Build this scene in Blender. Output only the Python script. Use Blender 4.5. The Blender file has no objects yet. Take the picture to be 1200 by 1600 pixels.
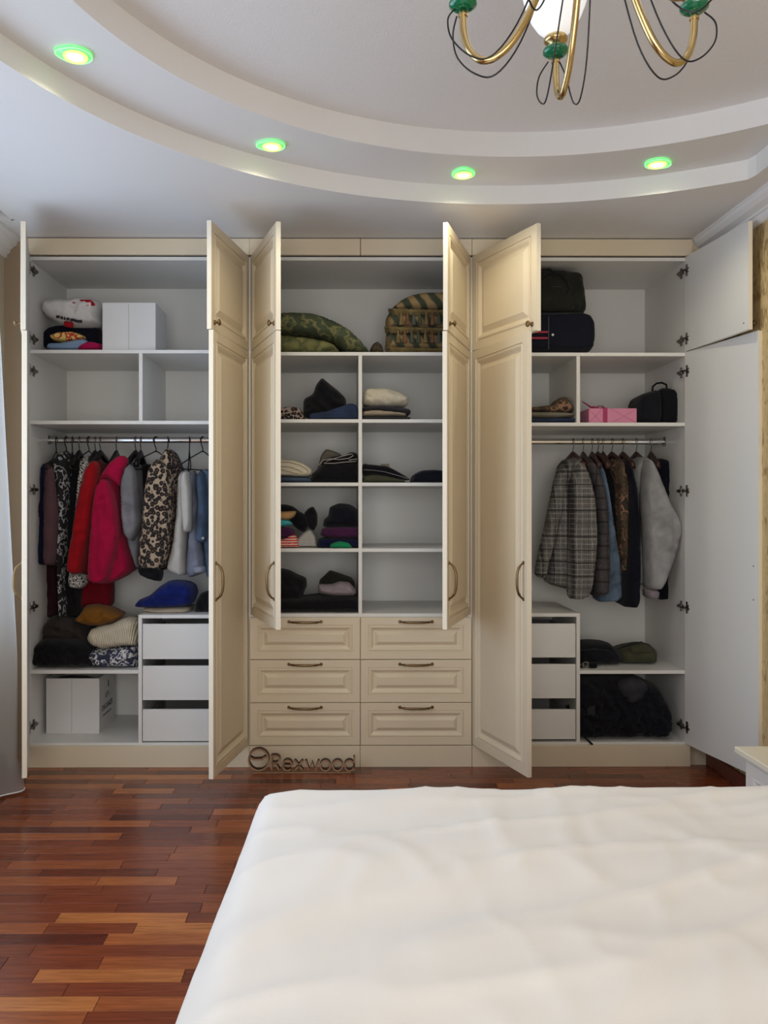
import bpy, math, random
import numpy as np
from mathutils import Vector, noise, geometry
R = math.radians
random.seed(7)
sc = bpy.context.scene
COL = sc.collection

# ------------------------------------------------------------------ camera
F = 1302.0; CY = -4.27; CZ = 1.34; YAW = 0.0055; PX0 = 540.2; PY0 = 788.0
cd = bpy.data.cameras.new('camera'); cam = bpy.data.objects.new('camera', cd); COL.objects.link(cam)
cam.location = (0, CY, CZ); cam.rotation_euler = (R(90), 0, -YAW)
cd.sensor_fit = 'VERTICAL'; cd.sensor_height = 24.0; cd.lens = F / 1600 * 24.0
cd.shift_x = (600 - PX0) / 1600; cd.shift_y = -(800 - PY0) / 1600
cd.clip_start = 0.05
sc.camera = cam

# ------------------------------------------------------------------ world, lights, exposure
sc.view_settings.view_transform = 'Standard'; sc.view_settings.look = 'None'
sc.view_settings.gamma = 1; sc.view_settings.exposure = 0.0
sc.view_settings.use_curve_mapping = False
w = bpy.data.worlds.new('world'); sc.world = w; w.use_nodes = True
w.node_tree.nodes['Background'].inputs[0].default_value = (0.75, 0.85, 1.0, 1)
w.node_tree.nodes['Background'].inputs[1].default_value = 1.0

def area(name, loc, rot, sx, sy, power, color):
    l = bpy.data.lights.new(name, 'AREA'); l.shape = 'RECTANGLE'; l.size = sx; l.size_y = sy
    l.energy = power; l.color = color
    o = bpy.data.objects.new(name, l); COL.objects.link(o); o.location = loc; o.rotation_euler = rot
    return o
# daylight through the side window (left) ; frontal fill added at an assumed window behind the camera
area('daylight_left', (-2.05, -1.72, 1.6), (0, R(-90), 0), 1.7, 2.75, 60, (0.60, 0.76, 1.0))
area('fill_back', (0.1, -5.75, 1.45), (R(90), 0, 0), 3.0, 2.2, 86, (1.0, 0.95, 0.88))

# ------------------------------------------------------------------ pixel helper
def at(px, py, Y):
    """the point on the plane y = Y that the photograph shows at (px, py)"""
    a = YAW
    rx, ry = math.cos(a), -math.sin(a)
    fx, fy = math.sin(a), math.cos(a)
    u = (px - PX0) / F; v = (PY0 - py) / F
    dx, dy, dz = fx + rx * u, fy + ry * u, v
    t = (Y - CY) / dy
    return Vector((dx * t, Y, CZ + dz * t))
def project(x, y, z):
    a = YAW; Yp = y - CY
    xc = x * math.cos(a) - Yp * math.sin(a); zc = x * math.sin(a) + Yp * math.cos(a)
    return PX0 + F * xc / zc, PY0 - F * (z - CZ) / zc

# ------------------------------------------------------------------ materials
MATS = {}
class NT:
    def __init__(s, name):
        s.m = bpy.data.materials.new(name); s.m.use_nodes = True; s.t = s.m.node_tree
        s.b = s.t.nodes['Principled BSDF']; s.out = s.t.nodes['Material Output']
    def n(s, typ, **kw):
        nd = s.t.nodes.new(typ)
        for k, v in kw.items():
            if k.startswith('i_'):
                key = k[2:]
                key = int(key) if key.isdigit() else key.replace('_', ' ')
                nd.inputs[key].default_value = v
            else: setattr(nd, k, v)
        return nd
    def l(s, a, ao, b, bi): s.t.links.new(a.outputs[ao], b.inputs[bi])
    def coord(s, scale=(1, 1, 1), src='Object'):
        tc = s.n('ShaderNodeTexCoord'); mp = s.n('ShaderNodeMapping'); mp.inputs['Scale'].default_value = scale
        s.l(tc, src, mp, 'Vector'); return mp
    def ramp(s, stops, interp='LINEAR'):
        r = s.n('ShaderNodeValToRGB'); cr = r.color_ramp; cr.interpolation = interp
        while len(cr.elements) < len(stops): cr.elements.new(0.5)
        for e, (p, c) in zip(cr.elements, stops): e.position = p; e.color = (*c, 1)
        return r
    def bump(s, node, out, strength, dist=0.002):
        b = s.n('ShaderNodeBump'); b.inputs['Strength'].default_value = strength; b.inputs['Distance'].default_value = dist
        s.l(node, out, b, 'Height'); s.l(b, 'Normal', s.b, 'Normal')
def lin(c):
    return tuple(((x / 255) / 12.92 if x / 255 <= 0.04045 else ((x / 255 + 0.055) / 1.055) ** 2.4) for x in c)
def plain(name, rgb, rough=0.5, metal=0.0, bump=0, bscale=40, var=0.0, coat=0):
    if name in MATS: return MATS[name]
    t = NT(name); c = lin(rgb)
    t.b.inputs['Base Color'].default_value = (*c, 1); t.b.inputs['Roughness'].default_value = rough
    t.b.inputs['Metallic'].default_value = metal; t.b.inputs['Coat Weight'].default_value = coat
    if bump or var:
        mp = t.coord((1, 1, 1)); nz = t.n('ShaderNodeTexNoise'); nz.inputs['Scale'].default_value = bscale
        nz.inputs['Detail'].default_value = 4; t.l(mp, 'Vector', nz, 'Vector')
        if var:
            r = t.ramp([(0.3, tuple(x * (1 - var) for x in c)), (0.7, tuple(min(1, x * (1 + var)) for x in c))])
            t.l(nz, 'Fac', r, 'Fac'); t.l(r, 'Color', t.b, 'Base Color')
        if bump: t.bump(nz, 'Fac', bump)
    MATS[name] = t.m; return t.m
def cloth(name, rgb, var=0.12, weave=420, bump=0.35, sheen=0.25):
    """woven or knitted cloth: fine weave relief, soft tone variation"""
    if name in MATS: return MATS[name]
    t = NT(name); c = lin(rgb)
    mp = t.coord(); a = t.n('ShaderNodeTexNoise'); a.inputs['Scale'].default_value = 14; a.inputs['Detail'].default_value = 6
    f = t.n('ShaderNodeTexNoise'); f.inputs['Scale'].default_value = weave; f.inputs['Detail'].default_value = 2
    t.l(mp, 'Vector', a, 'Vector'); t.l(mp, 'Vector', f, 'Vector')
    r = t.ramp([(0.3, tuple(x * (1 - var) for x in c)), (0.7, tuple(min(1, x * (1 + var)) for x in c))])
    t.l(a, 'Fac', r, 'Fac')
    mx = t.n('ShaderNodeMix', data_type='RGBA', blend_type='MULTIPLY'); mx.inputs[0].default_value = 0.35
    t.l(r, 'Color', mx, 6); t.l(f, 'Fac', mx, 7)
    t.l(mx, 2, t.b, 'Base Color')
    t.b.inputs['Roughness'].default_value = 0.92; t.b.inputs['Sheen Weight'].default_value = sheen * .3
    t.b.inputs['Specular IOR Level'].default_value = 0.15
    ad = t.n('ShaderNodeMath', operation='ADD'); t.l(a, 'Fac', ad, 0); t.l(f, 'Fac', ad, 1)
    mc = t.coord((1, 1, .6)); cn = t.n('ShaderNodeTexNoise'); cn.noise_type = 'RIDGED_MULTIFRACTAL'; cn.inputs['Scale'].default_value = 9; cn.inputs['Detail'].default_value = 2.5
    cn.inputs['Distortion'].default_value = .5; t.l(mc, 'Vector', cn, 'Vector')
    b1 = t.n('ShaderNodeBump'); b1.inputs['Strength'].default_value = .55; b1.inputs['Distance'].default_value = .008; t.l(cn, 'Fac', b1, 'Height')
    b2 = t.n('ShaderNodeBump'); b2.inputs['Strength'].default_value = bump; b2.inputs['Distance'].default_value = .003; t.l(ad, 'Value', b2, 'Height'); t.l(b1, 'Normal', b2, 'Normal'); t.l(b2, 'Normal', t.b, 'Normal')
    MATS[name] = t.m; return t.m
def denim(name, rgb):
    t = NT(name); c = lin(rgb); mp = t.coord()
    wv = t.n('ShaderNodeTexWave'); wv.inputs['Scale'].default_value = 260; wv.bands_direction = 'DIAGONAL'
    nz = t.n('ShaderNodeTexNoise'); nz.inputs['Scale'].default_value = 9; nz.inputs['Detail'].default_value = 5
    t.l(mp, 'Vector', wv, 'Vector'); t.l(mp, 'Vector', nz, 'Vector')
    r = t.ramp([(0.3, tuple(x * .55 for x in c)), (0.7, tuple(min(1, x * 1.5) for x in c))]); t.l(nz, 'Fac', r, 'Fac')
    t.l(r, 'Color', t.b, 'Base Color'); t.b.inputs['Roughness'].default_value = .9; t.bump(wv, 'Fac', .3, .001)
    MATS[name] = t.m; return t.m
def leopard(name, bg, spot, scale=55):
    t = NT(name); mp = t.coord()
    nz = t.n('ShaderNodeTexNoise'); nz.inputs['Scale'].default_value = 30; t.l(mp, 'Vector', nz, 'Vector')
    mx = t.n('ShaderNodeMix', data_type='RGBA'); mx.inputs[0].default_value = .012; t.l(mp, 'Vector', mx, 6); t.l(nz, 'Color', mx, 7)
    v = t.n('ShaderNodeTexVoronoi'); v.inputs['Scale'].default_value = scale; t.l(mx, 2, v, 'Vector')
    r = t.ramp([(0, lin((96, 68, 48))), (.20, lin((96, 68, 48))), (.26, lin(spot)), (.56, lin(spot)), (.63, lin(bg))])
    t.l(v, 'Distance', r, 'Fac'); t.l(r, 'Color', t.b, 'Base Color'); t.b.inputs['Roughness'].default_value = .9
    MATS[name] = t.m; return t.m
def stripes(name, c1, c2, scale, dist=3.0, dscale=2.0, width=.5, direction='Z', rot=(0, 0, 0), bump=0.0, soft=.06):
    t = NT(name); mp = t.coord(); mp.inputs['Rotation'].default_value = rot
    wv = t.n('ShaderNodeTexWave'); wv.bands_direction = direction; wv.inputs['Scale'].default_value = scale
    wv.inputs['Distortion'].default_value = dist; wv.inputs['Detail Scale'].default_value = dscale
    t.l(mp, 'Vector', wv, 'Vector')
    r = t.ramp([(max(0, width - soft), lin(c1)), (min(1, width + soft), lin(c2))]); t.l(wv, 'Fac', r, 'Fac'); t.l(r, 'Color', t.b, 'Base Color')
    t.b.inputs['Roughness'].default_value = .92
    if bump: t.bump(wv, 'Fac', bump, .004)
    MATS[name] = t.m; return t.m
def plaid(name, base, dark, light, scale=9.0, rot=0.0, contrast=1.0):
    t = NT(name); c = lin(base); mp = t.coord(); mp.inputs['Rotation'].default_value = (0, rot, 0)
    fine = t.n('ShaderNodeTexNoise'); fine.inputs['Scale'].default_value = 330; fine.inputs['Detail'].default_value = 2; t.l(mp, 'Vector', fine, 'Vector')
    r0 = t.ramp([(.35, tuple(x * .45 for x in c)), (.65, tuple(min(1, x * 1.6) for x in c))]); t.l(fine, 'Fac', r0, 'Fac')
    last = (r0, 'Color')
    for d in ('X', 'Z'):
        for col, sc_, th, fac in ((dark, scale, .965, .7), (light, scale * 2.6, .968, .32 * contrast), (dark, scale * 5.2, .9, .12)):
            wv = t.n('ShaderNodeTexWave'); wv.bands_direction = d; wv.inputs['Scale'].default_value = sc_; t.l(mp, 'Vector', wv, 'Vector')
            if col is light: wv.inputs['Phase Offset'].default_value = 1.6
            r = t.ramp([(th - .05, (0, 0, 0)), (th, (fac, fac, fac))]); t.l(wv, 'Fac', r, 'Fac')
            mx = t.n('ShaderNodeMix', data_type='RGBA'); t.l(r, 'Color', mx, 0); t.t.links.new(last[0].outputs[last[1]], mx.inputs[6])
            mx.inputs[7].default_value = (*lin(col), 1); last = (mx, 2)
    t.t.links.new(last[0].outputs[last[1]], t.b.inputs['Base Color']); t.b.inputs['Roughness'].default_value = .95
    t.bump(fine, 'Fac', .4, .002)
    MATS[name] = t.m; return t.m
def blotch(name, cols, scale=12, interp='CONSTANT', detail=2):
    t = NT(name); mp = t.coord(); nz = t.n('ShaderNodeTexNoise'); nz.inputs['Scale'].default_value = scale
    nz.inputs['Detail'].default_value = detail; t.l(mp, 'Vector', nz, 'Vector')
    k = len(cols); stops = [(.34 + .34 * i / k, lin(c)) for i, c in enumerate(cols)]; stops[0] = (0, lin(cols[0]))
    r = t.ramp(stops, interp); t.l(nz, 'Fac', r, 'Fac'); t.l(r, 'Color', t.b, 'Base Color'); t.b.inputs['Roughness'].default_value = .92
    t.bump(nz, 'Fac', .3, .003)
    MATS[name] = t.m; return t.m

M_white = plain('white_laminate', (220, 219, 215), .42, bump=.03, bscale=220)
M_edge = plain('cream_edge_band', (238, 230, 212), .4)
M_cream = plain('cream_lacquer', (217, 203, 177), .38, bump=.02, bscale=160)
M_ceil = plain('ceiling_paint', (228, 226, 224), .85, bump=.25, bscale=300)
M_ceil2 = plain('ceiling_textured', (230, 227, 225), .85, bump=.6, bscale=240)
M_wall = plain('cream_wall', (196, 184, 164), .8, bump=.1)
M_brown = plain('beige_filler', (150, 128, 102), .6)
M_bronze = plain('antique_bronze', (124, 102, 72), .34, 1.0, bump=.3, bscale=120)
M_steel = plain('nickel', (150, 146, 140), .3, 1.0)
M_dsteel = plain('dark_nickel', (124, 119, 112), .35, 1.0)
M_chrome = plain('chrome', (220, 220, 220), .16, 1.0)
M_brass = plain('brass', (206, 182, 130), .2, 1.0)
M_wire = plain('black_wire', (16, 16, 22), .35)
M_black = plain('black_plastic', (14, 14, 16), .45)
M_inner = plain('drawer_box', (150, 148, 146), .6)

# ------------------------------------------------------------------ mesh helpers
class MB:
    def __init__(s): s.v = []; s.f = []; s.sm = []
    def add(s, vs, fs, smooth=False):
        b = len(s.v); s.v += [tuple(p) for p in vs]; s.f += [tuple(b + i for i in f) for f in fs]; s.sm += [smooth] * len(fs)
        return s
    def box(s, x0, x1, y0, y1, z0, z1, c=0.0):
        if x0 > x1: x0, x1 = x1, x0
        if y0 > y1: y0, y1 = y1, y0
        if z0 > z1: z0, z1 = z1, z0
        if c <= 0:
            s.add([(x0, y0, z0), (x1, y0, z0), (x1, y1, z0), (x0, y1, z0), (x0, y0, z1), (x1, y0, z1), (x1, y1, z1), (x0, y1, z1)],
                  [(3, 2, 1, 0), (4, 5, 6, 7), (0, 1, 5, 4), (1, 2, 6, 5), (2, 3, 7, 6), (3, 0, 4, 7)])
        else:
            X = (x0, x1); Y = (y0, y1); Z = (z0, z1); idx = {}; vs = []
            for i in (0, 1):
                for j in (0, 1):
                    for k in (0, 1):
                        sx, sy, sz = (1 if i == 0 else -1), (1 if j == 0 else -1), (1 if k == 0 else -1)
                        for ax, p in ((0, (X[i], Y[j] + sy * c, Z[k] + sz * c)), (1, (X[i] + sx * c, Y[j], Z[k] + sz * c)), (2, (X[i] + sx * c, Y[j] + sy * c, Z[k]))):
                            idx[(i, j, k, ax)] = len(vs); vs.append(p)
            g = lambda i, j, k, a: idx[(i, j, k, a)]
            fs = [(g(0, 0, 0, 0), g(0, 0, 1, 0), g(0, 1, 1, 0), g(0, 1, 0, 0)), (g(1, 0, 0, 0), g(1, 1, 0, 0), g(1, 1, 1, 0), g(1, 0, 1, 0)),
                  (g(0, 0, 0, 1), g(1, 0, 0, 1), g(1, 0, 1, 1), g(0, 0, 1, 1)), (g(0, 1, 0, 1), g(0, 1, 1, 1), g(1, 1, 1, 1), g(1, 1, 0, 1)),
                  (g(0, 0, 0, 2), g(0, 1, 0, 2), g(1, 1, 0, 2), g(1, 0, 0, 2)), (g(0, 0, 1, 2), g(1, 0, 1, 2), g(1, 1, 1, 2), g(0, 1, 1, 2))]
            for i in (0, 1):
                for j in (0, 1): fs.append((g(i, j, 0, 0), g(i, j, 1, 0), g(i, j, 1, 1), g(i, j, 0, 1)))
            for i in (0, 1):
                for k in (0, 1): fs.append((g(i, 0, k, 0), g(i, 1, k, 0), g(i, 1, k, 2), g(i, 0, k, 2)))
            for j in (0, 1):
                for k in (0, 1): fs.append((g(0, j, k, 1), g(1, j, k, 1), g(1, j, k, 2), g(0, j, k, 2)))
            for i in (0, 1):
                for j in (0, 1):
                    for k in (0, 1): fs.append((g(i, j, k, 0), g(i, j, k, 1), g(i, j, k, 2)))
            s.add(vs, fs)
        return s
    def tube(s, path, rad, n=10, flat=None, closed=False, smooth=True):
        """round bar along a path; rad a number or a list; flat=(a,b) squashes the section"""
        P = [Vector(p) for p in path]; m = len(P)
        rs = rad if isinstance(rad, (list, tuple)) else [rad] * m
        T = []
        for i in range(m):
            a = P[(i - 1) % m] if (closed or i > 0) else P[i]; b = P[(i + 1) % m] if (closed or i < m - 1) else P[i]
            T.append((b - a).normalized())
        up = Vector((0, 0, 1)) if abs(T[0].z) < .9 else Vector((1, 0, 0))
        nrm = T[0].cross(up).normalized(); vs = []; fs = []
        for i in range(m):
            if i: nrm = (nrm - T[i] * nrm.dot(T[i])).normalized()
            bn = T[i].cross(nrm)
            fa, fb = flat if flat else (1, 1)
            for k in range(n):
                a = 2 * math.pi * k / n
                vs.append(P[i] + (nrm * math.cos(a) * fa + bn * math.sin(a) * fb) * rs[i])
        segs = m if closed else m - 1
        for i in range(segs):
            for k in range(n):
                a = i * n + k; b = i * n + (k + 1) % n; c = ((i + 1) % m) * n + (k + 1) % n; d = ((i + 1) % m) * n + k
                fs.append((a, b, c, d))
        s.add(vs, fs, smooth)
        if not closed: s.add(vs[:n], [tuple(reversed(range(n)))]); s.add(vs[-n:], [tuple(range(n))])
        return s
    def lathe(s, prof, c=(0, 0, 0), n=24, axis='z', smooth=True):
        vs = []; fs = []; cx, cy, cz = c
        for r, h in prof:
            for k in range(n):
                a = 2 * math.pi * k / n; u, v = r * math.cos(a), r * math.sin(a)
                vs.append({'z': (cx + u, cy + v, cz + h), 'y': (cx + u, cy + h, cz + v), 'x': (cx + h, cy + u, cz + v)}[axis])
        for i in range(len(prof) - 1):
            for k in range(n):
                fs.append((i * n + k, i * n + (k + 1) % n, (i + 1) * n + (k + 1) % n, (i + 1) * n + k))
        fs.append(tuple(reversed(range(n)))); fs.append(tuple((len(prof) - 1) * n + k for k in range(n)))
        s.add(vs, fs[:-2], smooth); s.add(vs[:n], [tuple(reversed(range(n)))]); s.add(vs[-n:], [tuple(range(n))])
        return s
    def build(s, name, mat, parent=None, local=False, origin=None, kind=None, label=None):
        me = bpy.data.meshes.new(name); o = bpy.data.objects.new(name, me); COL.objects.link(o)
        vs = s.v
        if parent is not None:
            o.parent = parent
            if not local:
                off = Vector((0, 0, 0)); p = parent
                while p: off += p.location; p = p.parent
                vs = [(a - off.x, b - off.y, c - off.z) for a, b, c in vs]
        elif not local:
            A = np.array(vs); 
            if origin is None: origin = ((A[:, 0].min() + A[:, 0].max()) / 2, (A[:, 1].min() + A[:, 1].max()) / 2, A[:, 2].min())
            o.location = origin
            vs = [(a - origin[0], b - origin[1], c - origin[2]) for a, b, c in vs]
        me.from_pydata(vs, [], s.f); me.polygons.foreach_set('use_smooth', s.sm); me.update()
        import bmesh
        bm = bmesh.new(); bm.from_mesh(me); bmesh.ops.recalc_face_normals(bm, faces=bm.faces); bm.to_mesh(me); bm.free()
        for m in (mat if isinstance(mat, (list, tuple)) else [mat]): me.materials.append(m)
        if kind: o['kind'] = kind
        if label: o['label'] = label
        return o
def empty(name, loc):
    o = bpy.data.objects.new(name, None); COL.objects.link(o); o.location = loc; o.empty_display_size = .1; return o
def tag(o, label, cat, group=None):
    o['label'] = label; o['category'] = cat
    if group: o['group'] = group
    return o
def bx(name, x0, x1, y0, y1, z0, z1, mat, parent=None, c=0.0, **k): return MB().box(x0, x1, y0, y1, z0, z1, c).build(name, mat, parent, **k)
def copy_tree(o, parent=None):
    c = o.copy(); COL.objects.link(c); c.parent = parent
    for ch in list(o.children): copy_tree(ch, c)
    return c
def text_mb(body, size, depth, place):
    """flat lettering as a mesh; place(x, y, z) turns the letter plane into the scene"""
    cu = bpy.data.curves.new('t', 'FONT'); cu.body = body; cu.size = size; cu.extrude = depth; cu.align_x = 'CENTER'; cu.resolution_u = 3
    o = bpy.data.objects.new('t', cu); COL.objects.link(o)
    dg = bpy.context.evaluated_depsgraph_get(); me = bpy.data.meshes.new_from_object(o.evaluated_get(dg))
    mb = MB(); mb.add([place(*v.co) for v in me.vertices], [tuple(p.vertices) for p in me.polygons])
    bpy.data.objects.remove(o); bpy.data.curves.remove(cu); bpy.data.meshes.remove(me); return mb

# soft shapes: an outline with its own distance, real thickness and folds
def smooth_poly(pts, it=2):
    P = [np.array(p, float) for p in pts]
    for _ in range(it):
        Q = []
        for i in range(len(P)):
            a, b = P[i], P[(i + 1) % len(P)]; Q += [a * .85 + b * .15, a * .15 + b * .85]
        P = Q
    return P
def soft_mb(poly_px, y0, tf, tb, fold='hang', amp=.010, rest=None, g=.0105, rr=None, seed=0, it=2, zs=1.0):
    pts = smooth_poly(poly_px, it)
    W = [at(p[0], p[1], y0) for p in pts]
    P = np.array([(q.x, q.z) for q in W])
    if rest is not None:
        lo = P[:, 1] < rest + .014; P[lo, 1] = rest
    # resample the outline evenly
    nx = np.roll(P, -1, 0); L = np.hypot(*(nx - P).T); tot = L.sum(); n = max(16, int(tot / (g * .8)))
    cum = np.r_[0, np.cumsum(L)]; PP = np.vstack([P, P[:1]]); s = np.linspace(0, tot, n, endpoint=False)
    B = np.c_[np.interp(s, cum, PP[:, 0]), np.interp(s, cum, PP[:, 1])]
    keep = [0]
    for i in range(1, n):
        if np.hypot(*(B[i] - B[keep[-1]])) > g * .25: keep.append(i)
    B = B[keep]; n = len(B)
    mn, mxx = B.min(0), B.max(0)
    xs = np.arange(mn[0], mxx[0], g); zz = np.arange(mn[1], mxx[1], g * .87)
    G = np.array([(x + (j % 2) * g * .5, z) for j, z in enumerate(zz) for x in xs]) if len(xs) and len(zz) else np.zeros((0, 2))
    def dist(Q):
        A_, B_ = B, np.roll(B, -1, 0); d = np.full(len(Q), 1e9); ins = np.zeros(len(Q), bool)
        for a, b in zip(A_, B_):
            ab = b - a; t = np.clip(((Q - a) @ ab) / max(1e-12, ab @ ab), 0, 1); dd = np.hypot(*(Q - (a + t[:, None] * ab)).T); d = np.minimum(d, dd)
            c = ((a[1] > Q[:, 1]) != (b[1] > Q[:, 1])); xin = (b[0] - a[0]) * (Q[:, 1] - a[1]) / (b[1] - a[1] + 1e-15) + a[0]; ins ^= (c & (Q[:, 0] < xin))
        return d, ins
    if len(G):
        d, ins = dist(G); ok = ins & (d > g * .45); G = G[ok]; d = d[ok]
    else: d = np.zeros(0)
    allp = np.vstack([B, G]) if len(G) else B
    D = np.r_[np.zeros(n), d]
    res = geometry.delaunay_2d_cdt([Vector(p) for p in allp], [], [list(range(n))], 1, 1e-7)
    V2, T2 = res[0], res[2]; V2 = np.array([tuple(v) for v in V2])
    if len(V2) != len(allp): D, _ = dist(V2); D[D < 1e-6] = 0
    else: V2 = allp
    rr = rr or {'hang': max(.014, min(.036, D.max() * .8)), 'pile': max(.006, min(.014, D.max() * .9)), 'bag': max(.012, min(.042, D.max() * .8)), 'box': max(.006, min(.03, D.max() * .75))}[fold]
    if fold == 'hang':   # rounded across, cut straight at the hem
        S = np.array([1.0, 2.6]); Bs = B * S; Q = V2 * S; D2 = np.full(len(Q), 1e9)
        for a, b in zip(Bs, np.roll(Bs, -1, 0)):
            ab = b - a; t = np.clip(((Q - a) @ ab) / max(1e-12, ab @ ab), 0, 1); D2 = np.minimum(D2, np.hypot(*(Q - (a + t[:, None] * ab)).T))
        D2[D < 1e-6] = 0
    else: D2 = D
    k = np.clip(D2 / rr, 0, 1); prof = np.sqrt(np.maximum(0, 1 - (1 - k) ** 2))
    fr = []; bk = []
    for (x, z), p, dd in zip(V2, prof, D):
        if fold == 'hang':
            f = noise.noise(Vector((x * 22 + seed, z * 3.2, seed * 1.7))) + .55 * (1 - 2.6 * abs(noise.noise(Vector((x * 34 + z * 4, z * 5 + seed, seed)))))
            f += .35 * (1 - 3 * abs(noise.noise(Vector((x * 16 - z * 9, z * 17 + seed, seed * 2)))))
        elif fold == 'pile':
            q = z * 62 + 1.6 * noise.noise(Vector((x * 9, z * 7, seed))) + seed; q -= math.floor(q)
            f = 1.5 * (1 - abs(2 * q - 1)) ** .5 - .8 + .7 * noise.noise(Vector((x * 22, z * 24 + seed, seed)))
        elif fold == 'box':
            f = .25 * noise.noise(Vector((x * 12 + seed, z * 12, seed)))
        else:
            f = noise.noise(Vector((x * 11 + seed, z * 11, seed * 1.7))) + .9 * (1 - abs(noise.noise(Vector((x * 17 + z * 8, z * 20 + seed, seed)))) * 3.0)
            f += .5 * (1 - abs(noise.noise(Vector((x * 38 - z * 14, z * 34 + seed, seed * 3)))) * 3.0)
        fr.append(y0 - (tf * p + amp * f * min(1, dd / .018))); bk.append(y0 + tb * p + amp * .6 * f * min(1, dd / .018))
    mb = MB(); N = len(V2); onb = D < 1e-6
    vs = [(x, y, z) for (x, z), y in zip(V2, fr)]; back = {}; 
    for i in range(N):
        if not onb[i]: back[i] = len(vs); vs.append((V2[i][0], bk[i], V2[i][1]))
        else: back[i] = i
    fs = [tuple(t) for t in T2] + [tuple(back[i] for i in reversed(t)) for t in T2]
    fs = [f for f in fs if len(set(f)) == 3]
    mb.add(vs, fs, True); return mb
def soft(name, label, cat, poly, y0, tf, tb, mat, group=None, **k):
    o = soft_mb(poly, y0, tf, tb, seed=random.random() * 50, **k).build(name, mat); return tag(o, label, cat, group)
def softpart(name, parent, poly, y0, tf, tb, mat, **k):
    return soft_mb(poly, y0, tf, tb, seed=random.random() * 50, **k).build(name, mat, parent)
def soft_thing(name, label, cat, parts, group=None):
    """first part gives the base; every part is a soft mesh under one Empty"""
    P = [at(p[0], p[1], parts[0][2]) for p in parts[0][1]]
    r = empty(name, (sum(p.x for p in P) / len(P), parts[0][2], min(p.z for p in P))); tag(r, label, cat, group)
    for (pn, poly, y0, tf, tb, mat, kw) in parts: softpart(pn, r, poly, y0, tf, tb, mat, **kw)
    return r

# ------------------------------------------------------------------ setting: floor
XL, XR, YB = -1.72, 1.89, -5.6
def plank_mat(name, island):
    t = NT(name)
    if island: g = t.n('ShaderNodeNewGeometry'); rnd = (g, 'Random Per Island')
    else: g = t.n('ShaderNodeObjectInfo'); rnd = (g, 'Random')
    cr = t.ramp([(0, lin((92, 42, 27))), (.2, lin((114, 54, 32))), (.45, lin((132, 66, 38))), (.65, lin((126, 61, 35))), (.82, lin((150, 80, 44))), (.93, lin((172, 100, 54))), (1, lin((190, 120, 66)))])
    t.t.links.new(g.outputs[rnd[1]], cr.inputs['Fac'])
    ge = t.n('ShaderNodeNewGeometry'); ml = t.n('ShaderNodeMath', operation='MULTIPLY'); t.t.links.new(g.outputs[rnd[1]], ml.inputs[0]); ml.inputs[1].default_value = 57
    cb = t.n('ShaderNodeCombineXYZ'); t.l(ml, 'Value', cb, 'X'); t.l(ml, 'Value', cb, 'Z')
    va = t.n('ShaderNodeVectorMath', operation='ADD'); t.l(ge, 'Position', va, 0); t.l(cb, 'Vector', va, 1)
    mp = t.n('ShaderNodeMapping'); mp.inputs['Scale'].default_value = (3.5, 60, 1); t.l(va, 'Vector', mp, 'Vector')
    nz = t.n('ShaderNodeTexNoise'); nz.inputs['Scale'].default_value = 2.2; nz.inputs['Detail'].default_value = 7; nz.inputs['Distortion'].default_value = .5; t.l(mp, 'Vector', nz, 'Vector')
    r2 = t.ramp([(.3, (.52, .48, .45)), (.65, (1.12, 1.1, 1.08))]); t.l(nz, 'Fac', r2, 'Fac')
    mx = t.n('ShaderNodeMix', data_type='RGBA', blend_type='MULTIPLY'); mx.inputs[0].default_value = .8; t.l(cr, 'Color', mx, 6); t.l(r2, 'Color', mx, 7)
    t.l(mx, 2, t.b, 'Base Color'); t.b.inputs['Roughness'].default_value = .27; t.b.inputs['Coat Weight'].default_value = .15; t.b.inputs['Coat Roughness'].default_value = .2
    t.bump(nz, 'Fac', .06, .001)
    return t.m
M_plank = plank_mat('merbau_strip', False); M_plank2 = plank_mat('merbau_field', True)
M_gap = plain('floor_joint', (42, 20, 14), .7)
floor = MB().box(XL - .3, XR + .1, YB - .1, .65, -.06, -.003).build('floor', M_gap, origin=(0, 0, 0), kind='structure')
PW = .0665
pm = {}
def plank_mesh(L):
    if L not in pm:
        mb = MB(); h = .0008; c = .0007; a = L / 2 - h; b = PW / 2 - h
        mb.add([(-a, -b, -.003), (a, -b, -.003), (a, b, -.003), (-a, b, -.003), (-a, -b, -c), (a, -b, -c), (a, b, -c), (-a, b, -c),
                (-a + c, -b + c, 0), (a - c, -b + c, 0), (a - c, b - c, 0), (-a + c, b - c, 0)],
               [(0, 1, 5, 4), (1, 2, 6, 5), (2, 3, 7, 6), (3, 0, 4, 7), (4, 5, 9, 8), (5, 6, 10, 9), (6, 7, 11, 10), (7, 4, 8, 11), (8, 9, 10, 11)])
        me = bpy.data.meshes.new('plank'); me.from_pydata(mb.v, [], mb.f); me.materials.append(M_plank); pm[L] = me
    return pm[L]
rest_mb = MB(); rng = random.Random(11)
nrow = int((0 - YB) / PW) + 1; count = 0
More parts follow.
